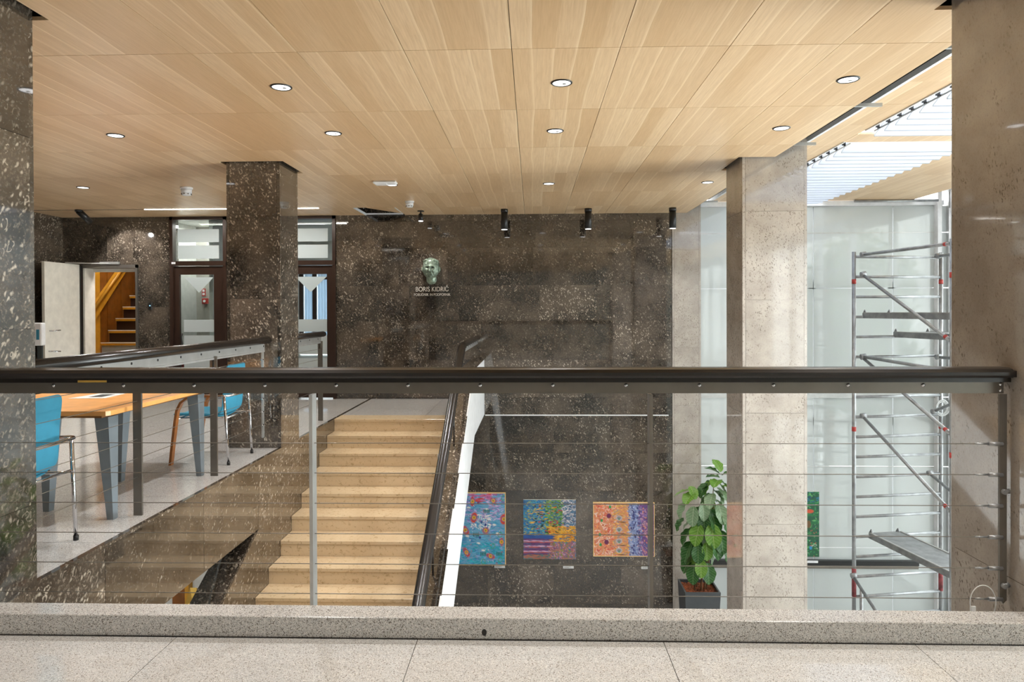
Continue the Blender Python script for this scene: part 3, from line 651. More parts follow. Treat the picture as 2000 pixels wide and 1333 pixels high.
# bronze relief head and lettering
def head():
    m = bmesh.new(); bmesh.ops.create_uvsphere(m, u_segments=96, v_segments=72, radius=1)
    for v in m.verts:
        x, y, z = v.co; fx, fz = x, z
        # y<0 is the face
        w_ = 1-.06*max(0, -z)**1.5-.12*max(0, -z-.35)
        x *= .78*w_; z *= 1.05; y *= .85
        if y < .1:
            nose = .42*math.exp(-(fx/.11)**2)*(max(0, min(1, (.22-fz)/.48)) if -.30 < fz < .24 else 0)
            nw = .10*math.exp(-(fx/.17)**2-((fz+.24)/.08)**2)
            brow = .16*math.exp(-((fz-.24)/.08)**2)*math.exp(-(fx/.55)**4)
            eye = -.20*(math.exp(-((abs(fx)-.30)/.15)**2-((fz-.10)/.09)**2))+.07*math.exp(-((abs(fx)-.30)/.08)**2-((fz-.09)/.045)**2)
            cheek = .06*math.exp(-((abs(fx)-.42)/.16)**2-((fz+.14)/.14)**2)
            fold = -.05*math.exp(-((abs(fx)-.22-(-.2-fz)*.5)/.08)**2)*(1 if -.6 < fz < -.14 else 0)
            lip = .06*math.exp(-(fx/.2)**2-((fz+.47)/.035)**2)+.07*math.exp(-(fx/.18)**2-((fz+.57)/.04)**2)-.12*math.exp(-(fx/.26)**2-((fz+.52)/.022)**2)
            chin = .11*math.exp(-(fx/.25)**2-((fz+.80)/.13)**2)
            y -= nose+nw+brow+eye+cheek+fold+lip+chin
        if fz > .42+.25*abs(fx)*0: # hair
            hs = min(1, (fz-.42)*4); r_ = 1+.07*hs+.02*hs*math.sin(fx*26+fz*8); x *= r_; y *= r_; z += .05*hs
        if abs(fx) > .80 and abs(y) < .45: x *= 1.04
        v.co = (x, y, z)
    me = bpy.data.meshes.new('head'); m.to_mesh(me); m.free(); me.polygons.foreach_set('use_smooth', [True]*len(me.polygons)); me.materials.append(M['bronze']); return me
bh = thing('bronze_head', 'greenish bronze portrait head of a man mounted on the dark stone wall', 'sculpture', (-1.57, YW-.03, 1.98))
bm_h = link('face', head(), bh, (0, -.03, .045)); bm_h.scale = (.158, .125, .160)
nk = MB().tube([(0, .01, -.02), (.004, .0, -.08), (.007, .0, -.14), (.008, .015, -.175)], [.07, .078, .080, .055], 20).obj('neck', 'bronze', bh)
for sx in (-1, 1): MB().tube([(sx*.118, .0, .085), (sx*.132, -.004, .06), (sx*.130, -.006, .02), (sx*.116, -.002, -.01)], [.008, .016, .015, .008], 8).obj('ear', 'bronze', bh)
for s_ in (-1, 1): MB().tube([(-.10*0+s_*.02, -.10, .155), (s_*.06, -.085, .185), (s_*.105, -.04, .165), (s_*.118, .0, .11)], [.012, .02, .018, .008], 8).obj('hair_lock', 'bronze', bh)
def text(s_, size, x, z, name, parent, depth=.004, sx=1.0, y=YW-.006):
    cu_ = bpy.data.curves.new(name, 'FONT'); cu_.body = s_; cu_.size = size; cu_.align_x = 'CENTER'; cu_.extrude = depth; cu_.offset = -.0005
    o = bpy.data.objects.new(name, cu_); COL.objects.link(o); bpy.context.view_layer.update()
    me = bpy.data.meshes.new_from_object(o.evaluated_get(bpy.context.evaluated_depsgraph_get())); bpy.data.objects.remove(o)
    me.materials.clear(); me.materials.append(M['letters'])
    q = link(name, me, parent, (x, y, z)); q.rotation_euler = (PI/2, 0, 0); q.scale = (sx, 1, 1); return q
tx = thing('wall_lettering', 'pale raised lettering in two lines below the bronze head', 'lettering', (-1.56, YW, 1.62))
text('BORIS KIDRI\u010c', .105, .0, .058, 'letters', tx, sx=.80, y=-.006); text('POBUDNIK IN PODPORNIK', .058, .0, -.012, 'letters', tx, sx=.80, y=-.006)

# ---------------------------------------------------------------- paintings
def col_(r, g_, b): return np.array(srgb(r, g_, b))
def canvas(w_, h_, n): return np.zeros((int(n*h_/w_), n, 3))
class Pt:
    def __init__(s, nx, ny): s.a = np.zeros((ny, nx, 3)); s.Y, s.X = np.mgrid[0:1:ny*1j, 0:1:nx*1j]; s.asp = ny/nx; s.R = np.random.RandomState(3)
    def ell(s, cx, cy, rx, ry, c, ang=0, soft=.15, ring=None):
        ca, sa = math.cos(ang), math.sin(ang); dx = s.X-cx; dy = (s.Y-cy)*s.asp
        u = (dx*ca+dy*sa)/rx; v = (-dx*sa+dy*ca)/ry; r = np.sqrt(u*u+v*v)
        m = np.clip((1-r)/soft, 0, 1)
        if ring: m *= np.clip((r-ring)/soft, 0, 1)
        s.a = s.a*(1-m[..., None])+np.array(c)*m[..., None]
    def strokes(s, n, box_, cols, l=(.02, .06), wd=(.004, .010), ang=(0, PI)):
        for _ in range(n):
            x = s.R.uniform(box_[0], box_[1]); y = s.R.uniform(box_[2], box_[3]); c = cols[s.R.randint(len(cols))]
            s.ell(x, y, s.R.uniform(*l), s.R.uniform(*wd), np.clip(np.array(c)*s.R.uniform(.8, 1.2), 0, 1), s.R.uniform(*ang), .4)
def painting(label, x0, x1, z0, z1, p, frame, y=YW):
    t = thing('painting', label, 'painting', ((x0+x1)/2, y, (z0+z1)/2)); ny, nx = p.a.shape[:2]; w_, h_ = (x1-x0)/2, (z1-z0)/2
    f_ = .012 if frame else .0
    vs = [(-w_+f_+(2*w_-2*f_)*i/(nx-1), -.032, h_-f_-(2*h_-2*f_)*j/(ny-1)) for j in range(ny) for i in range(nx)]
    fs_ = [(j*nx+i, (j+1)*nx+i, (j+1)*nx+i+1, j*nx+i+1) for j in range(ny-1) for i in range(nx-1)]
    me = bpy.data.meshes.new('canvas'); me.from_pydata(vs, [], fs_); at = me.color_attributes.new('paint', 'FLOAT_COLOR', 'POINT')
    at.data.foreach_set('color', np.concatenate([np.clip(p.a, 0, 1).reshape(-1, 3), np.ones((nx*ny, 1))], 1).ravel().astype(np.float32)); me.materials.append(M['canvas'])
    link('canvas', me, t)
    box('stretcher', -w_+f_, w_-f_, -.0315, -.002, -h_+f_, h_-f_, 'warm_white', t)
    if frame:
        MB().box(-w_, w_, -.036, -.001, h_-f_, h_).box(-w_, w_, -.036, -.001, -h_, -h_+f_).box(-w_, -w_+f_, -.036, -.001, -h_+f_, h_-f_).box(w_-f_, w_, -.036, -.001, -h_+f_, h_-f_).obj('frame', frame, t)
    return t
M['pale_wood'] = plain('pale_wood', srgb(236, 200, 144), .5)
# one: blue and lilac with red rings
p = Pt(110, 150); p.a[:] = col_(110, 170, 205); Bl = [col_(60, 130, 190), col_(100, 180, 215), col_(150, 170, 215), col_(60, 150, 190)]
p.strokes(500, (0, 1, 0, 1), Bl, (.03, .09), (.006, .014), (-.5, .5)); p.strokes(140, (0, 1, 0, .4), [col_(190, 160, 215), col_(205, 185, 225), col_(140, 110, 180)], (.03, .08), (.008, .016), (-.6, .6))
p.strokes(140, (0, 1, .7, 1), [col_(50, 180, 200), col_(40, 160, 190)], (.03, .09), (.008, .016), (-.6, .6)); p.strokes(30, (.3, .8, .0, .12), [col_(220, 70, 50), col_(200, 110, 160)], (.06, .12), (.01, .02), (-.2, .2))
p.strokes(60, (.3, .7, .3, .5), [col_(225, 220, 225), col_(240, 236, 230)], (.02, .06), (.008, .014))
for cx, cy in [(.33, .11), (.76, .10), (.98, .36), (.36, .34), (.60, .52), (.18, .52), (.93, .68), (.2, .83), (.70, .88), (.12, .10)]:
    p.ell(cx, cy, .10+.02*math.sin(cx*40), .075+.02*math.cos(cy*33), col_(218, 66, 40), cx*5, .3); p.ell(cx, cy, .068, .064, col_(50, 110, 170), 0, .3); p.ell(cx, cy, .05, .05, col_(240, 160, 50), 0, .3); p.ell(cx, cy, .02, .02, col_(120, 150, 50), 0, .4)
for cx, cy in [(.25, .2), (.62, .22), (.22, .6), (.78, .44), (.45, .7), (.55, .8), (.85, .56)]: p.ell(cx, cy, .045, .02, col_(240, 236, 228), .1, .3)
for cx, cy in [(.62, .22), (.4, .55), (.55, .82), (.88, .82)]:
    for q in range(4): p.ell(cx-.05+q*.033, cy+.03, .014, .05, col_(50, 110, 100), 0, .3)
for cx, cy in [(.97, .06), (.9, .58), (.75, .74), (.55, .96), (.9, .93)]: p.ell(cx, cy, .05, .06, col_(70, 160, 70), .3, .2, .6)
for cx, cy in [(.45, .13), (.52, .4), (.6, .44), (.48, .62)]: p.ell(cx, cy, .028, .028, col_(40, 50, 130), 0, .3)
p.strokes(260, (0, 1, 0, 1), Bl+[col_(220, 90, 60), col_(190, 160, 215), col_(235, 225, 220), col_(60, 60, 130)], (.012, .035), (.003, .007))
painting('tall blue and lilac abstract painting with red ring flowers beside the stair parapet', -1.20, -.425, -2.59, -1.458, p, 'pale_wood')
# two: blue green mosaic over purple bands
p = Pt(130, 146); p.R = np.random.RandomState(5); p.a[:] = col_(80, 120, 150)
p.strokes(700, (0, .5, 0, .62), [col_(30, 120, 190), col_(50, 150, 200), col_(90, 170, 170), col_(40, 90, 150), col_(200, 190, 80)], (.012, .04), (.006, .012), (-.4, .4))
p.strokes(420, (.42, .76, 0, .6), [col_(90, 150, 50), col_(120, 170, 70), col_(60, 100, 50), col_(170, 180, 90)], (.012, .035), (.008, .014), (-.5, .5))
p.strokes(300, (.74, 1, 0, .45), [col_(200, 190, 200), col_(110, 130, 160), col_(235, 230, 225), col_(70, 80, 110)], (.01, .05), (.004, .009), (-1, 1))
p.strokes(260, (.5, 1, .45, .70), [col_(225, 165, 50), col_(236, 180, 70), col_(215, 140, 50)], (.02, .06), (.01, .018), (-.5, .5))
p.strokes(60, (.76, 1, .46, .70), [col_(50, 40, 40)], (.008, .02), (.003, .005))
p.strokes(30, (.2, .75, .05, .55), [col_(200, 50, 40)], (.02, .045), (.008, .012), (-.2, .2)); p.strokes(30, (.2, .7, .1, .55), [col_(30, 60, 40)], (.02, .04), (.01, .014), (-.2, .2)); p.strokes(24, (.1, .6, .1, .6), [col_(235, 175, 60)], (.03, .06), (.006, .01), (-.2, .2))
p.strokes(120, (0, .55, .60, .66), [col_(50, 90, 160)], (.04, .1), (.01, .014), (-.1, .1))
for q in range(16): p.strokes(26, (0, .58, .655+q*.0175, .668+q*.0175), [[col_(90, 60, 110)], [col_(130, 80, 130)], [col_(210, 170, 200)], [col_(190, 90, 90)], [col_(110, 70, 120)]][q % 5], (.03, .09), (.006, .010), (-.1, .1))
p.strokes(300, (.5, 1, .72, 1), [col_(170, 110, 110), col_(190, 130, 120), col_(150, 100, 130), col_(160, 120, 90)], (.02, .05), (.008, .014)); p.strokes(60, (.55, .98, .72, .98), [col_(130, 160, 60), col_(210, 160, 200)], (.01, .04), (.005, .009)); p.strokes(80, (0, .5, .93, 1), [col_(90, 120, 120), col_(180, 110, 90)], (.03, .07), (.01, .016), (-.2, .2))
painting('square painting with blue and green patches above purple bands', -.15, .665, -2.487, -1.566, p, None)
# three: coral to violet
p = Pt(140, 124); p.R = np.random.RandomState(9); p.a[:] = col_(226, 150, 110); p.a[:, 82:106] = col_(140, 155, 200); p.a[:, 104:] = col_(120, 80, 140)
p.strokes(600, (0, .42, 0, 1), [col_(226, 110, 86), col_(240, 190, 170), col_(236, 150, 90), col_(244, 220, 210), col_(206, 86, 80)], (.012, .04), (.006, .012))
p.strokes(420, (.32, .62, 0, 1), [col_(230, 170, 90), col_(214, 150, 90), col_(180, 150, 150), col_(236, 190, 110)], (.012, .045), (.006, .012), (-.7, .7))
p.strokes(460, (.58, .80, 0, 1), [col_(130, 150, 200), col_(160, 170, 210), col_(90, 100, 160), col_(190, 200, 225)], (.012, .04), (.008, .014))
p.strokes(460, (.74, 1, 0, 1), [col_(110, 70, 130), col_(140, 100, 160), col_(90, 110, 160), col_(170, 130, 190), col_(210, 160, 170)], (.012, .04), (.006, .012))
for cx, cy in [(.27, .07), (.13, .33), (.10, .60), (.11, .79)]: p.ell(cx, cy, .024, .032, col_(40, 160, 90), 0, .3)
for cx, cy in [(.25, .24), (.21, .74)]: p.ell(cx, cy, .045, .05, col_(120, 50, 90), 0, .3)
for cy in (.28, .5, .72, .9): p.ell(.42, cy, .06, .05, col_(190, 190, 200), 0, .3); p.ell(.42, cy, .04, .03, col_(150, 140, 150), 0, .3); p.ell(.42, cy+.02, .012, .02, col_(60, 150, 100), 0, .3); p.ell(.47, cy+.08, .09, .008, col_(90, 50, 30), .05, .4)
for q in range(26): p.ell(p.R.uniform(.62, .78), p.R.uniform(.05, .95), .014, .026, col_(60, 60, 120), p.R.uniform(-.4, .4), .4)
for q in range(30): p.ell(p.R.uniform(.8, .97), p.R.uniform(.05, .95), .012, .02, col_(226, 150, 120), p.R.uniform(-.6, .6), .4)
painting('square coral orange and violet abstract painting in a pale wood frame', .93, 1.876, -2.439, -1.601, p, 'pale_wood')
p = Pt(90, 130); p.R = np.random.RandomState(12); p.a[:] = col_(30, 90, 60)
p.strokes(600, (0, 1, 0, 1), [col_(20, 90, 60), col_(50, 140, 80), col_(20, 70, 70), col_(90, 160, 90)], (.02, .06), (.008, .016)); p.strokes(120, (0, 1, 0, .2), [col_(30, 110, 140), col_(20, 70, 110)], (.02, .06), (.006, .012))
for cy in (.18, .36, .48): p.ell(.85, cy, .18, .02, col_(20, 110, 60), 0, .3)
p.ell(.82, .3, .09, .05, col_(200, 80, 50), 0, .3); p.ell(.80, .5, .05, .1, col_(110, 80, 50), 0, .3); p.ell(.84, .86, .03, .05, col_(50, 140, 190), 0, .3); p.ell(.92, .82, .04, .03, col_(200, 220, 200), 0, .3, .5); p.strokes(20, (.7, 1, .55, 1), [col_(200, 90, 80), col_(210, 220, 200)], (.01, .03), (.006, .01))
painting('green abstract painting half hidden behind the beige column on the glass', 3.60, 4.405, -2.441, -1.435, p, None, YG)
for i, (x, w_) in enumerate(((-.44, 'beside the blue painting'), (.63, 'below the purple banded painting'), (1.84, 'below the coral painting'))):
    o = box('title_card', x-.165, x, YW-.006, YW, -2.64, -2.603, 'white'); tag(o, 'small white title card on the dark wall '+w_.replace('beside', 'below'), 'label card', 'title cards')
    MB().box(x-.15, x-.05, YW-.007, YW-.006, -2.618, -2.614).box(x-.15, x-.08, YW-.007, YW-.006, -2.628, -2.624).obj('print', 'steel_dark', o)
o = box('title_card', 4.20, 4.37, YG-.076, YG-.07, -2.52, -2.485, 'white'); tag(o, 'white title card on the black ledge under the green painting', 'label card', 'title cards')

# ---------------------------------------------------------------- ceiling fittings
def downlight(x, y, label):
    t = thing('downlight', label, 'ceiling light', (x, y, ZC), 0, 'recessed ceiling downlights')
    link('rim', RIM, t); link('lens', LENS, t); link('reflector_shade', SHD, t)
    spot('downlight_beam', (x, y, ZC-.02), DOWN_W, math.radians(116), .6, .05)
    return t
n_ = 32
vs = []
for r, z in ((.060, -.001), (.060, -.007), (.066, -.008), (.071, -.004), (.071, 0)):
    vs += [(r*math.cos(2*PI*j/n_), r*math.sin(2*PI*j/n_), z) for j in range(n_)]
RIM = MB().add(vs, [(q*n_+j, q*n_+(j+1) % n_, (q+1)*n_+(j+1) % n_, (q+1)*n_+j) for q in range(4) for j in range(n_)], True).mesh('rim', 'black')
LENS = MB().cyl((0, 0), .059, -.004, -.001, n_).mesh('lens', 'lamp')
SHD = MB().cyl((.018, .012), .014, -.006, -.004, 12).mesh('reflector_shade', 'steel')
D = {(-1.668, 4.555): 'downlight in the front row nearest the dark columns', (.198, 4.545): 'downlight in the front row at the middle', (2.06, 4.555): 'downlight in the front row nearest the stairwell edge',
     (-3.522, 5.74): 'downlight in the second row nearest the near dark column', (-1.666, 5.75): 'downlight in the second row just before the far dark column', (.196, 5.755): 'downlight in the second row over the stairs', (2.058, 5.75): 'downlight in the second row nearest the beige column',
     (-5.377, 8.11): 'downlight in the rear row above the open white door', (-1.66, 8.125): 'downlight in the rear row beside the white emergency light', (.2, 8.135): 'downlight in the rear row before the black tube lamps', (2.058, 8.145): 'downlight in the rear row beside the beige column head'}
for (x, y), l in D.items(): downlight(x, y, l)
for x in (-5.3, -1.67, 2.06):
    for y in (1.9, -.9): spot('downlight_beam', (x, y, ZC-.03), DOWN_W*1.2, math.radians(116), .6, .05)
spot('downlight_beam', (-3.522, 4.55, ZC-.03), DOWN_W*.7, math.radians(116), .6, .05); spot('downlight_beam', (-5.38, 5.75, ZC-.03), DOWN_W*.7, math.radians(116), .6, .05)
for x, l in ((-.407, 'black tube ceiling lamp nearest the bronze head'), (.826, 'middle black tube ceiling lamp on the far wall'), (2.06, 'black tube ceiling lamp beside the beige pilaster')):
    t = thing('tube_lamp', l, 'ceiling light', (x, 10.16, ZC), 0, 'surface tube lamps')
    MB().cyl((0, 0), .053, -.045, 0, 24).obj('base', 'black', t); bd = MB().cyl((0, 0), .050, -.30, -.048, 24).obj('body', 'black', t); MB().cyl((0, 0), .044, -.303, -.3005, 24).obj('lens', 'lamp', bd)
    spot('tube_beam', (x, 10.16, ZC-.31), WASH_W, math.radians(95), .7, .04)
t = thing('mini_spotlight', 'small black adjustable spotlight on the ceiling above the bronze head', 'ceiling light', (-1.66, 10.25, ZC))
MB().cyl((0, 0), .05, -.012, 0, 20).obj('base', 'black', t); MB().cyl((0, 0), .010, -.04, -.01, 10).obj('joint', 'black', t); MB().cyl((0, 0), .036, -.15, -.055, 20).cyl((0, 0), .036, -.055, -.035, 20, .012).obj('body', 'black', t); MB().cyl((0, 0), .034, -.158, -.15, 20).obj('lens', 'lamp', t)
spot('mini_beam', (-1.66, 10.25, ZC-.17), 22, math.radians(70), .8, .03, rot=(math.radians(22), 0, 0))
t = thing('wall_spotlight', 'tilted black cylinder spotlight on the ceiling over the open door', 'ceiling light', (-6.62, 9.88, ZC))
MB().tube([(0, 0, -.02), (.07, .16, -.16)], .045, 20).obj('body', 'black', t); MB().cyl((0, 0), .05, -.03, 0, 20).obj('base', 'black', t)
spot('wall_beam', (-6.40, 10.0, ZC-.2), 26, math.radians(80), .35, .03, rot=(math.radians(52), 0, math.radians(-8)))
sl = thing('light_strip', 'slim lit linear light strip in the ceiling before the glazed doors', 'ceiling light', (-4.37, STRIP_Y, ZC))
box('diffuser', -1.28, 1.28, -.014, .014, -.006, -.001, 'strip', sl)
o = box('channel', -3.0, -1.28, -.008, .008, -.003, 0, 'black', sl)
area('strip_glow', (-4.37, STRIP_Y, ZC-.02), (0, 0, 0), 2.5, .03, 26, (1, .97, .9))
em = thing('emergency_light', 'white oblong emergency light fixed flat on the wood ceiling', 'ceiling light', (-1.69, 7.90, ZC))
MB().box(-.135, .135, -.055, .055, -.035, 0).obj('housing', 'white', em, .012); MB().box(-.11, .03, -.045, .045, -.045, -.034).obj('diffuser_cover', 'white', em, .006); MB().box(-.13, .13, -.057, -.056, -.018, -.014).obj('seam', 'steel', em)
def smoke(x, y, s_, label):
    t = thing('smoke_detector', label, 'smoke detector', (x, y, ZC), 0, 'smoke detectors')
    MB().cyl((0, 0), .062*s_, -.02*s_, 0, 24).obj('base', 'white', t); MB().cyl((0, 0), .040*s_, -.085*s_, -.066*s_, 24, .052*s_).cyl((0, 0), .052*s_, -.066*s_, -.02*s_, 24).obj('body', 'white', t)
    for k_ in range(8): a_ = 2*PI*k_/8; box('vent_slot', .049*s_*math.cos(a_)-.005, .049*s_*math.cos(a_)+.005, .049*s_*math.sin(a_)-.005, .049*s_*math.sin(a_)+.005, -.078*s_, -.066*s_, 'steel_dark', t)
smoke(-4.15, 8.17, 1.15, 'round white smoke detector left of the far dark column'); smoke(-1.665, 9.34, 1.0, 'round white smoke detector near the opened ceiling hatch')

# ---------------------------------------------------------------- table, papers, chairs
tb = thing('table', 'long honey coloured wooden table with tapered slate grey legs', 'table', (-3.3, 5.1, 0))
MB().prism([(-.56, -.62), (-.50, -.74), (.545, -.74), (.56, -.71), (.55, .95), (-.60, .95)], 'Z', .70, .73).obj('table_top', 'table', tb)
MB().prism([(-.53, -.60), (-.46, -.71), (.50, -.71), (.52, .92), (-.57, .92)], 'Z', .683, .70).obj('table_underside', 'table_edge', tb)
def leg(x, y, xt, yt):
    m = MB(); a, b = .036, .055; vs = []
    for (cx, cy, z, r) in ((x, y, 0, .021), (xt, yt, .683, .046)): vs += [(cx-r, cy-r*1.2, z), (cx+r, cy-r*1.2, z), (cx+r, cy+r*1.2, z), (cx-r, cy+r*1.2, z)]
    m.add(vs, [(0, 3, 2, 1), (4, 5, 6, 7), (0, 1, 5, 4), (1, 2, 6, 5), (2, 3, 7, 6), (3, 0, 4, 7)]); m.obj('leg', 'grey_leg', tb)
for x, y, dx in ((-2.79, 4.48, -.035), (-2.785, 5.68, -.035), (-3.345, 5.48, .02), (-3.345, 4.65, .02)): leg(x+3.3, y-5.1, x+3.3+dx, y-5.1)
pp = MB().add([(-3.44, 5.00, .7305), (-3.18, 5.02, .7305), (-3.20, 5.34, .7305), (-3.40, 5.32, .7305), (-3.44, 5.00, .733), (-3.18, 5.02, .733), (-3.20, 5.34, .733), (-3.40, 5.32, .733)], [(0, 1, 2, 3), (4, 5, 6, 7), (0, 1, 5, 4), (1, 2, 6, 5), (2, 3, 7, 6), (3, 0, 4, 7)]).obj('paper_sheet', 'white'); tag(pp, 'white paper sheet with a dark picture lying on the table', 'paper')
MB().box(-3.34, -3.24, 5.08, 5.25, .733, .7335).obj('printed_picture', 'void', pp)

def chair(loc, label):
    t = thing('armchair', label, 'chair', loc, 0, 'turquoise armchairs at the table')     # faces -X, backrest on +X
    def shell(pts, w0, w1, thick, name):
        vs = []; n = len(pts); m = 9
        for i, (x, z) in enumerate(pts):
            w_ = w0+(w1-w0)*i/(n-1)
            if i in (0, n-1): w_ *= .86
            for j in range(m):
                s_ = -1+2*j/(m-1); cup = .022*(s_*s_); vs.append((x-cup if name == 'backrest' else x, s_*w_/2, z+(cup if name != 'backrest' else 0)))
        k_ = len(vs)
        for i, (x, z) in enumerate(pts):
            a_ = pts[max(i-1, 0)]; b_ = pts[min(i+1, n-1)]; d = Vector((b_[0]-a_[0], b_[1]-a_[1])).normalized(); nx_, nz_ = d.y, -d.x
            for j in range(m): v = vs[i*m+j]; vs.append((v[0]+nx_*thick, v[1], v[2]+nz_*thick))
        fs_ = []
        for i in range(n-1):
            for j in range(m-1):
                q = i*m+j; fs_ += [(q, q+1, q+m+1, q+m), (k_+q, k_+q+m, k_+q+m+1, k_+q+1)]
        for i in range(n-1): fs_ += [(i*m, (i+1)*m, k_+(i+1)*m, k_+i*m), (i*m+m-1, k_+i*m+m-1, k_+(i+1)*m+m-1, (i+1)*m+m-1)]
        for j in range(m-1): fs_ += [(j, k_+j, k_+j+1, j+1), ((n-1)*m+j, (n-1)*m+j+1, k_+(n-1)*m+j+1, k_+(n-1)*m+j)]
        o = MB().add(vs, fs_, True).obj(name, 'blue', t)
        mod = o.modifiers.new('s', 'SUBSURF'); mod.levels = 1; mod.render_levels = 2; return o
    shell([(-.30, .425), (-.27, .445), (-.1, .445), (.05, .435), (.14, .43)], .42, .45, .03, 'seat')
    shell([(.12, .43), (.18, .445), (.205, .50), (.21, .60), (.22, .75), (.24, .86), (.245, .89)], .43, .40, -.026, 'backrest')
    bar = [(.10, .27, .612), (.20, .268, .618), (.245, .24, .62), (.262, .12, .62), (.262, -.12, .62), (.245, -.24, .62), (.20, -.268, .618), (.10, -.27, .612)]
    MB().tube(bar, .012, 10).obj('back_bar', 'chrome', t)
    for s_ in (-1, 1):
        MB().tube([(.215, s_*.265, .612), (.245, s_*.255, .02)], .012, 10).obj('leg', 'chrome', t)
        MB().cyl((.246, s_*.255), .015, 0, .03, 12).obj('foot_cap', 'black', t)
        arc_ = [(.12, s_*.27, .618), (-.02, s_*.272, .622), (-.11, s_*.272, .605), (-.17, s_*.271, .56), (-.205, s_*.270, .49), (-.222, s_*.266, .40), (-.25, s_*.262, .2), (-.275, s_*.258, 0)]
        fl2 = MB().tube(arc_, .024, prof=[(-1, -.45), (1, -.45), (1, .45), (-1, .45)]); fl2.sm = [False]*len(fl2.f); fl2.obj('front_leg', 'bentwood', t)
    MB().tube([(.22, .262, .42), (.22, -.262, .42)], .009, 8).tube([(-.22, .258, .41), (-.22, -.258, .41)], .009, 8).tube([(.22, .2, .42), (-.22, .2, .41)], .009, 8).tube([(.22, -.2, .42), (-.22, -.2, .41)], .009, 8).obj('seat_frame', 'chrome', t)
    return t
chair((-2.965, 6.325, 0), 'turquoise armchair at the far end of the table before the dark column')
chair((-2.995, 3.80, 0), 'turquoise armchair at the near end of the table partly behind the near column')

sd = thing('hand_sanitiser_stand', 'slim dark stand with a white dispenser and a blue label by the white door', 'stand', (-5.84, 8.0, 0))
MB().cyl((0, 0), .14, 0, .015, 20).obj('base', 'black', sd); MB().box(-.025, .03, -.012, .012, .015, .98).obj('pole', 'void', sd); MB().box(-.045, .06, -.06, .02, .98, 1.25).obj('dispenser', 'white', sd, .01); box('blue_label', .0, .035, -.062, -.06, 1.05, 1.17, 'blue', sd)

# ---------------------------------------------------------------- potted fig
PXc, PYc = 2.39, 10.0
pl = thing('potted_fig', 'tall fiddle leaf fig in a square anthracite planter beside the beige pilaster', 'plant', (PXc, PYc, ZF))
hz = .755; a, b = .25, .215
vs = [(-b, -b, 0), (b, -b, 0), (b, b, 0), (-b, b, 0), (-a, -a, hz), (a, -a, hz), (a, a, hz), (-a, a, hz)]
i_ = a-.022
vs += [(-i_, -i_, hz), (i_, -i_, hz), (i_, i_, hz), (-i_, i_, hz), (-i_, -i_, hz-.10), (i_, -i_, hz-.10), (i_, i_, hz-.10), (-i_, i_, hz-.10)]
MB().add(vs, [(0, 3, 2, 1), (0, 1, 5, 4), (1, 2, 6, 5), (2, 3, 7, 6), (3, 0, 4, 7), (4, 5, 9, 8), (5, 6, 10, 9), (6, 7, 11, 10), (7, 4, 8, 11), (8, 9, 13, 12), (9, 10, 14, 13), (10, 11, 15, 14), (11, 8, 12, 15)]).obj('planter', 'pot', pl)
sm = bmesh.new(); bmesh.ops.create_grid(sm, x_segments=36, y_segments=36, size=i_-.001)
for v in sm.verts: v.co.z = hz-.045+random.uniform(-.008, .012)
me = bpy.data.meshes.new('bark_mulch'); sm.to_mesh(me); sm.free(); me.materials.append(M['soil']); o = link('bark_mulch', me, pl); o['kind'] = 'stuff'
def leafmesh(mat, L=.27, W=.20, seed=0):
    rr = random.Random(seed); n, m = 12, 7; vs = []; fs_ = []
    for i in range(n+1):
        t_ = i/n; w_ = W/2*(math.sin(PI*min(1, t_**.8))**.62)*(.70+.48*t_) if 0 < t_ < 1 else 0.002
        for j in range(m):
            s_ = -1+2*j/(m-1)
            vs.append((s_*w_, L*t_, -.20*L*t_*t_+.035*abs(s_)*math.sin(PI*t_)+.010*math.sin(t_*19+s_*3+seed)*abs(s_)))
    for i in range(n):
        for j in range(m-1): q = i*m+j; fs_.append((q, q+1, q+m+1, q+m))
    me = bpy.data.meshes.new('leaf'); me.from_pydata(vs, [], fs_); me.polygons.foreach_set('use_smooth', [True]*len(fs_)); me.materials.append(M[mat]); return me
LM = [leafmesh('leaf0', .30, .22, 1), leafmesh('leaf1', .29, .21, 2), leafmesh('leaf2', .27, .19, 3), leafmesh('leaf0', .24, .16, 4)]
rr = random.Random(21)
stems = [((-.07, -.05), (-.10, -.08), 1.62), ((.02, -.08), (.04, -.14), 1.30), ((.08, -.02), (.17, .02), 1.95), ((-.02, .05), (-.02, .05), 1.75), ((.12, .05), (.22, .02), 2.2), ((.03, 0), (.10, -.05), 1.5)]
for (x0, y0), (x1, y1), h_ in stems:
    pts = [(x0, y0, hz-.05), (x0*.7+x1*.3+.01, y0*.7+y1*.3, hz+.4), (x1*.8+x0*.2, y1, hz+.85*(h_-hz)*.9), (x1, y1, h_)]
    MB().tube(pts, [.012, .011, .009, .005], 8).obj('stem', 'stem', pl)
def place_leaf(x, y, z, az, pitch, roll, k_, sc):
    o = link('leaf', LM[k_], pl, (x, y, z)); o.rotation_mode = 'XYZ'
    o.rotation_euler = (Matrix.Rotation(az, 4, 'Z') @ Matrix.Rotation(pitch, 4, 'X') @ Matrix.Rotation(roll, 4, 'Y')).to_euler(); o.scale = (sc,)*3
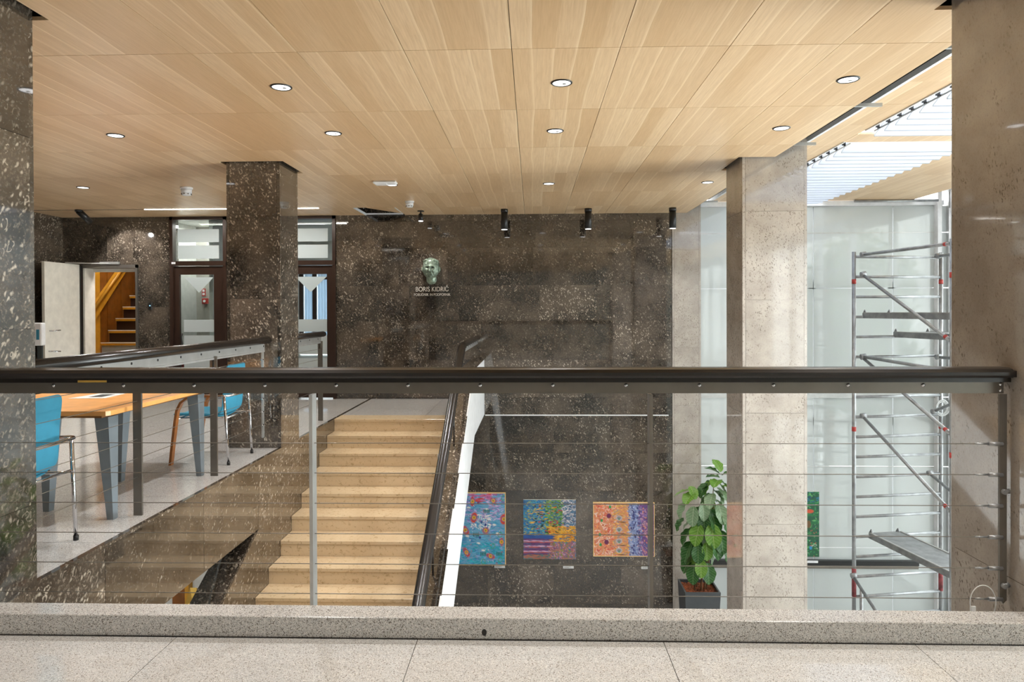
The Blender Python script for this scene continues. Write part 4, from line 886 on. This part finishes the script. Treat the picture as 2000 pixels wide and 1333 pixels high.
# az 0 points the tip to +Y (away); PI points it to the viewer
spec = [(-.10, -.16, 1.13, 2.6, -1.15, 0, 0, .95), (.08, -.16, 1.15, 3.4, -1.2, 0, 0, 1.0), (-.02, -.2, 1.22, 3.0, -1.1, 0, 1, .9),
 (-.12, -.12, 1.45, 2.1, -.9, .1, 0, 1.05), (-.05, -.18, 1.42, 2.9, -1.15, 0, 0, .9), (.06, -.18, 1.45, 3.3, -1.25, 0, 1, .9), (.17, -.14, 1.55, 3.7, -1.1, 0, 0, 1.2), (.28, -.1, 1.40, 4.1, -1.0, 0, 0, 1.0), (.26, -.15, 1.62, 3.5, -1.2, .2, 0, 1.15), (.14, -.18, 1.72, 3.2, -1.15, .2, 1, 1.2),
 (-.02, -.15, 1.70, 2.4, -1.0, -.2, 1, 1.1), (-.14, -.1, 1.62, 1.8, -.9, 0, 0, .9), (-.22, -.05, 1.75, 1.9, -.8, 0, 3, .9), (.05, -.12, 1.85, 2.9, -1.2, 0, 0, .95), (-.1, -.15, 1.95, 2.6, -1.1, 0, 2, 1.05), (-.16, -.1, 2.02, 2.0, -.75, .2, 2, 1.1),
 (.02, -.15, 2.0, 3.3, -1.2, 0, 2, .95), (.14, -.1, 1.9, 3.7, -1.0, 0, 0, 1.2), (.25, -.12, 1.98, 3.4, -.9, .1, 2, 1.1), (.30, -.12, 1.88, 3.9, -1.1, 0, 0, 1.1), (.18, -.1, 2.12, 2.6, -.5, .2, 2, 1.0), (.24, -.08, 2.2, 4.0, -.7, -.2, 2, 1.1),
 (-.08, -.05, 2.12, 2.4, -.3, 0, 1, .95), (-.15, -.05, 2.15, 1.6, -.2, .4, 1, .8), (-.05, -.1, 2.08, 1.4, -.5, .2, 3, .9), (.06, -.05, 2.1, 4.6, -.35, 0, 3, .9), (-.12, 0, 2.2, 3.4, -.6, 0, 1, .75),
 (.30, 0, 2.32, 1.9, .3, .2, 3, .95), (.30, 0, 2.38, 1.3, .5, 0, 3, .9), (.28, -.04, 2.30, 2.6, .0, 0, 1, .9), (.33, 0, 2.36, 4.4, .35, 0, 0, .9), (.30, 0, 2.26, 1.7, -.1, 0, 0, .9), (.34, -.03, 2.22, 4.2, -.3, 0, 1, 1.0), (.32, 0, 2.40, 0.4, .9, 0, 1, .8)]
for s_ in spec:
    x, y, z, az, pt, ro, k_, sc = s_; place_leaf(x, y, z-.0, -az if False else az, pt, ro, k_, sc)
for i in range(44):
    z = rr.uniform(1.15, 2.3); cx = -.06+.22*(z-1.1); r_ = rr.uniform(.02, .14); az = rr.uniform(0, 2*PI)
    place_leaf(cx+r_*math.cos(az+PI/2), .02+r_*math.sin(az+PI/2)*.8, z, az, rr.uniform(-1.2, -.5), rr.uniform(-.3, .3), rr.choice([0, 0, 1, 2, 3]), rr.uniform(.75, 1.05))

# ---------------------------------------------------------------- scaffold tower
sc_ = thing('scaffold_tower', 'galvanised mobile scaffold tower with red markings standing before the glass wall', 'scaffold', (4.235, 9.20, ZF))
o0 = Vector((4.235, 9.20, 0)); ux = Vector((1.27, .22, 0)); ux.normalize(); uy = Vector((ux.y, -ux.x, 0)); Wd, Ln = 1.27, 1.67
def SP(a_, b_, z): q = o0+ux*a_+uy*b_; return (q.x-4.235, q.y-9.20, z-ZF)
def tubeobj(name, p0, p1, r, mat='galv'): return MB().tube([p0, p1], r, 10).obj(name, mat, sc_)
ztop = 2.13
for a_ in (0, Wd):
    for b_ in (0, Ln):
        tubeobj('standard', SP(a_, b_, ZF+.14), SP(a_, b_, ztop), .025)
        MB().tube([SP(a_, b_, ZF+.14), SP(a_, b_, ZF+.02)], [.03, .05], 12).obj('base_foot', 'black', sc_)
        for z in (1.74, -.205): tubeobj('red_band', SP(a_, b_, z-.03), SP(a_, b_, z+.03), .0275, 'red')
        tubeobj('red_sleeve', SP(a_, b_, -2.42), SP(a_, b_, -2.05), .0285, 'red_worn')
z = 2.066
for i in range(20):
    for b_ in (0, Ln):
        if z > ZF+.3: tubeobj('rung', SP(.02, b_, z), SP(Wd-.02, b_, z), .019)
    z -= .2643
def coupler(p): MB().tube([(p[0]-.03, p[1]-.02, p[2]), (p[0]+.035, p[1]-.02, p[2]+.01)], .034, 10).obj('coupler', 'galv', sc_)
def brace(a_, z0, b_, z1, s_=None, ends=True):
    p0 = SP(a_+.10, -.0+.03, z0); p1 = SP(b_+.0, Ln-.02, z1); tubeobj('brace', p0, p1, .021); coupler(p0)
    d = (Vector(p1)-Vector(p0)).normalized()
    MB().tube([Vector(p1)-d*.10, Vector(p1)-d*.06], .0225, 10).obj('red_band', 'red', sc_)
brace(0, 2.09, 0, 2.08); brace(0, 1.83, 0, 1.03); brace(0, .75, 0, .70); brace(0, .74, 0, .02); brace(0, -.03, 0, -.82); brace(-.14, -2.13, -.1, -3.0)
p0 = SP(Wd-.08, .03, 2.08); p1 = SP(Wd, Ln, 2.08); tubeobj('brace', p0, p1, .021); coupler(p0)
p0 = SP(Wd-.08, .03, .73); tubeobj('brace', p0, SP(Wd, Ln, .73), .021); coupler(p0)
p0 = SP(Wd-.14, .03, .0); tubeobj('brace', p0, SP(Wd, Ln, .8), .021); coupler(p0); p0 = SP(Wd-.2, .03, -.82); tubeobj('brace', p0, SP(Wd, Ln, -1.6), .021); coupler(p0)
def deck(a0, a1, z, nm):
    q = MB(); P8 = []
    for zz in (z-.07, z): P8 += [SP(a0, .0, zz), SP(a1, .0, zz), SP(a1, Ln, zz), SP(a0, Ln, zz)]
    q.add(P8, [(0, 3, 2, 1), (4, 5, 6, 7), (0, 1, 5, 4), (1, 2, 6, 5), (2, 3, 7, 6), (3, 0, 4, 7)]); d_ = q.obj(nm, 'galv', sc_)
    e = MB()
    for (u0, u1) in ((a0, a0+.03), (a1-.03, a1)):
        P8 = []
        for zz in (z, z+.008): P8 += [SP(u0, .02, zz), SP(u1, .02, zz), SP(u1, Ln-.02, zz), SP(u0, Ln-.02, zz)]
        e.add(P8, [(0, 3, 2, 1), (4, 5, 6, 7), (0, 1, 5, 4), (1, 2, 6, 5), (2, 3, 7, 6), (3, 0, 4, 7)])
    e.obj('deck_rim', 'steel', sc_)
    for u in (a0+.04, a1-.04): MB().tube([SP(u, .03, z-.02), SP(u, -.005, z+.035), SP(u, -.03, z-.01)], .012, 8).obj('deck_hook', 'galv', sc_)
deck(.21, .68, -1.59, 'platform'); deck(.12, .55, 1.325, 'platform'); deck(.57, 1.12, 1.07, 'platform')
yl = SP(.115, Ln-.10, 1.29); box('warning_sticker', yl[0]-.003, yl[0]+.02, yl[1]-.03, yl[1]+.03, yl[2]-.025, yl[2]+.03, 'yellow', sc_)
tubeobj('inner_standard', SP(.07, .05, ZF+.14), SP(.07, .05, -2.30), .02)
cc = []
for i in range(110):
    t_ = 2*PI*i/22; r_ = .085+.012*math.sin(i*.37)-.004*(i//22); cc.append((5.46+r_*math.cos(t_), 9.34+.004*(i/22), .05+r_*math.sin(t_)*1.15))
tag(MB().tube(cc, .006, 6).obj('cable_coil', 'rope'), 'coiled pale cable hanging on the scaffold tower', 'cable')

# ---------------------------------------------------------------- lower storey glimpsed below the balcony
gb = thing('gold_sculpture', 'faceted gold coloured sculpture seen under the balcony slab', 'sculpture', (-4.05, 8.05, ZF))
MB().box(-.16, .16, -.16, .16, 0, 1.03).obj('plinth', 'rust_wood', gb)
q = MB().add([(-.12, -.1, 1.15), (.12, -.1, 1.15), (.13, .1, 1.15), (-.12, .1, 1.15), (-.04, -.12, 1.40), (.10, -.10, 1.38), (.12, .1, 1.42), (-.06, .1, 1.42), (-.03, 0, 1.58), (.05, .0, 1.58), (.02, -.05, 1.44)],
    [(0, 1, 5, 4), (1, 2, 6, 5), (2, 3, 7, 6), (3, 0, 4, 7), (4, 10, 8), (4, 8, 7), (10, 5, 9), (5, 6, 9), (8, 10, 9), (7, 8, 9), (7, 9, 6), (4, 5, 10), (0, 3, 2, 1)]).obj('faceted_figure', 'gold', gb); q.location.z = -.12
dd = struct(box('door_4', -5.40, -5.19, 10.12, 10.2, ZF, -1.2, 'rust_wood')); box('door_frame', -5.19, -5.13, 10.08, 10.2, ZF, -1.1, 'ochre', dd)
area('lower_light', (-5.2, 7.5, -.72), (0, 0, 0), 2, 2, 40, (1, .95, .88))

# ---------------------------------------------------------------- outside: trees beyond the glazing, seen in reflections
for (x, y, h_, l) in ((11.0, -4.5, 7.0, 'broad green tree outside the glazed side nearest the entrance'), (15, -11.0, 9, 'tall green tree outside the glazed side farthest off'), (9.6, .8, 5.6, 'small green tree outside the glazed side beside the stairwell')):
    t = thing('tree', l, 'tree', (x, y, ZF-.3)); MB().tube([(0, 0, 0), (.1, 0, h_*.35), (0, .2, h_*.7)], [.22, .16, .06], 10).obj('trunk', 'stem', t)
    m = MB(); R2 = random.Random(int(x*10))
    for i in range(1500):
        u = R2.uniform(0, 2*PI); v_ = R2.uniform(-1, 1); rad = R2.random()**.4; c_ = Vector((math.cos(u)*math.sqrt(1-v_*v_)*rad*h_*.3, math.sin(u)*math.sqrt(1-v_*v_)*rad*h_*.3, h_*.66+v_*rad*h_*.33))
        e1 = Vector((R2.uniform(-1, 1), R2.uniform(-1, 1), R2.uniform(-1, 1))).normalized()*R2.uniform(.12, .26); e2 = e1.orthogonal().normalized()*.12
        m.add([c_-e1, c_-e2, c_+e1, c_+e2], [(0, 1, 2, 3)])
    o = m.obj('foliage', 'leaf0', t); o['kind'] = 'stuff'
gr = struct(box('ground', XG+.1, 40, -30, 40, ZF-.6, ZF-.3, 'terrazzo'))
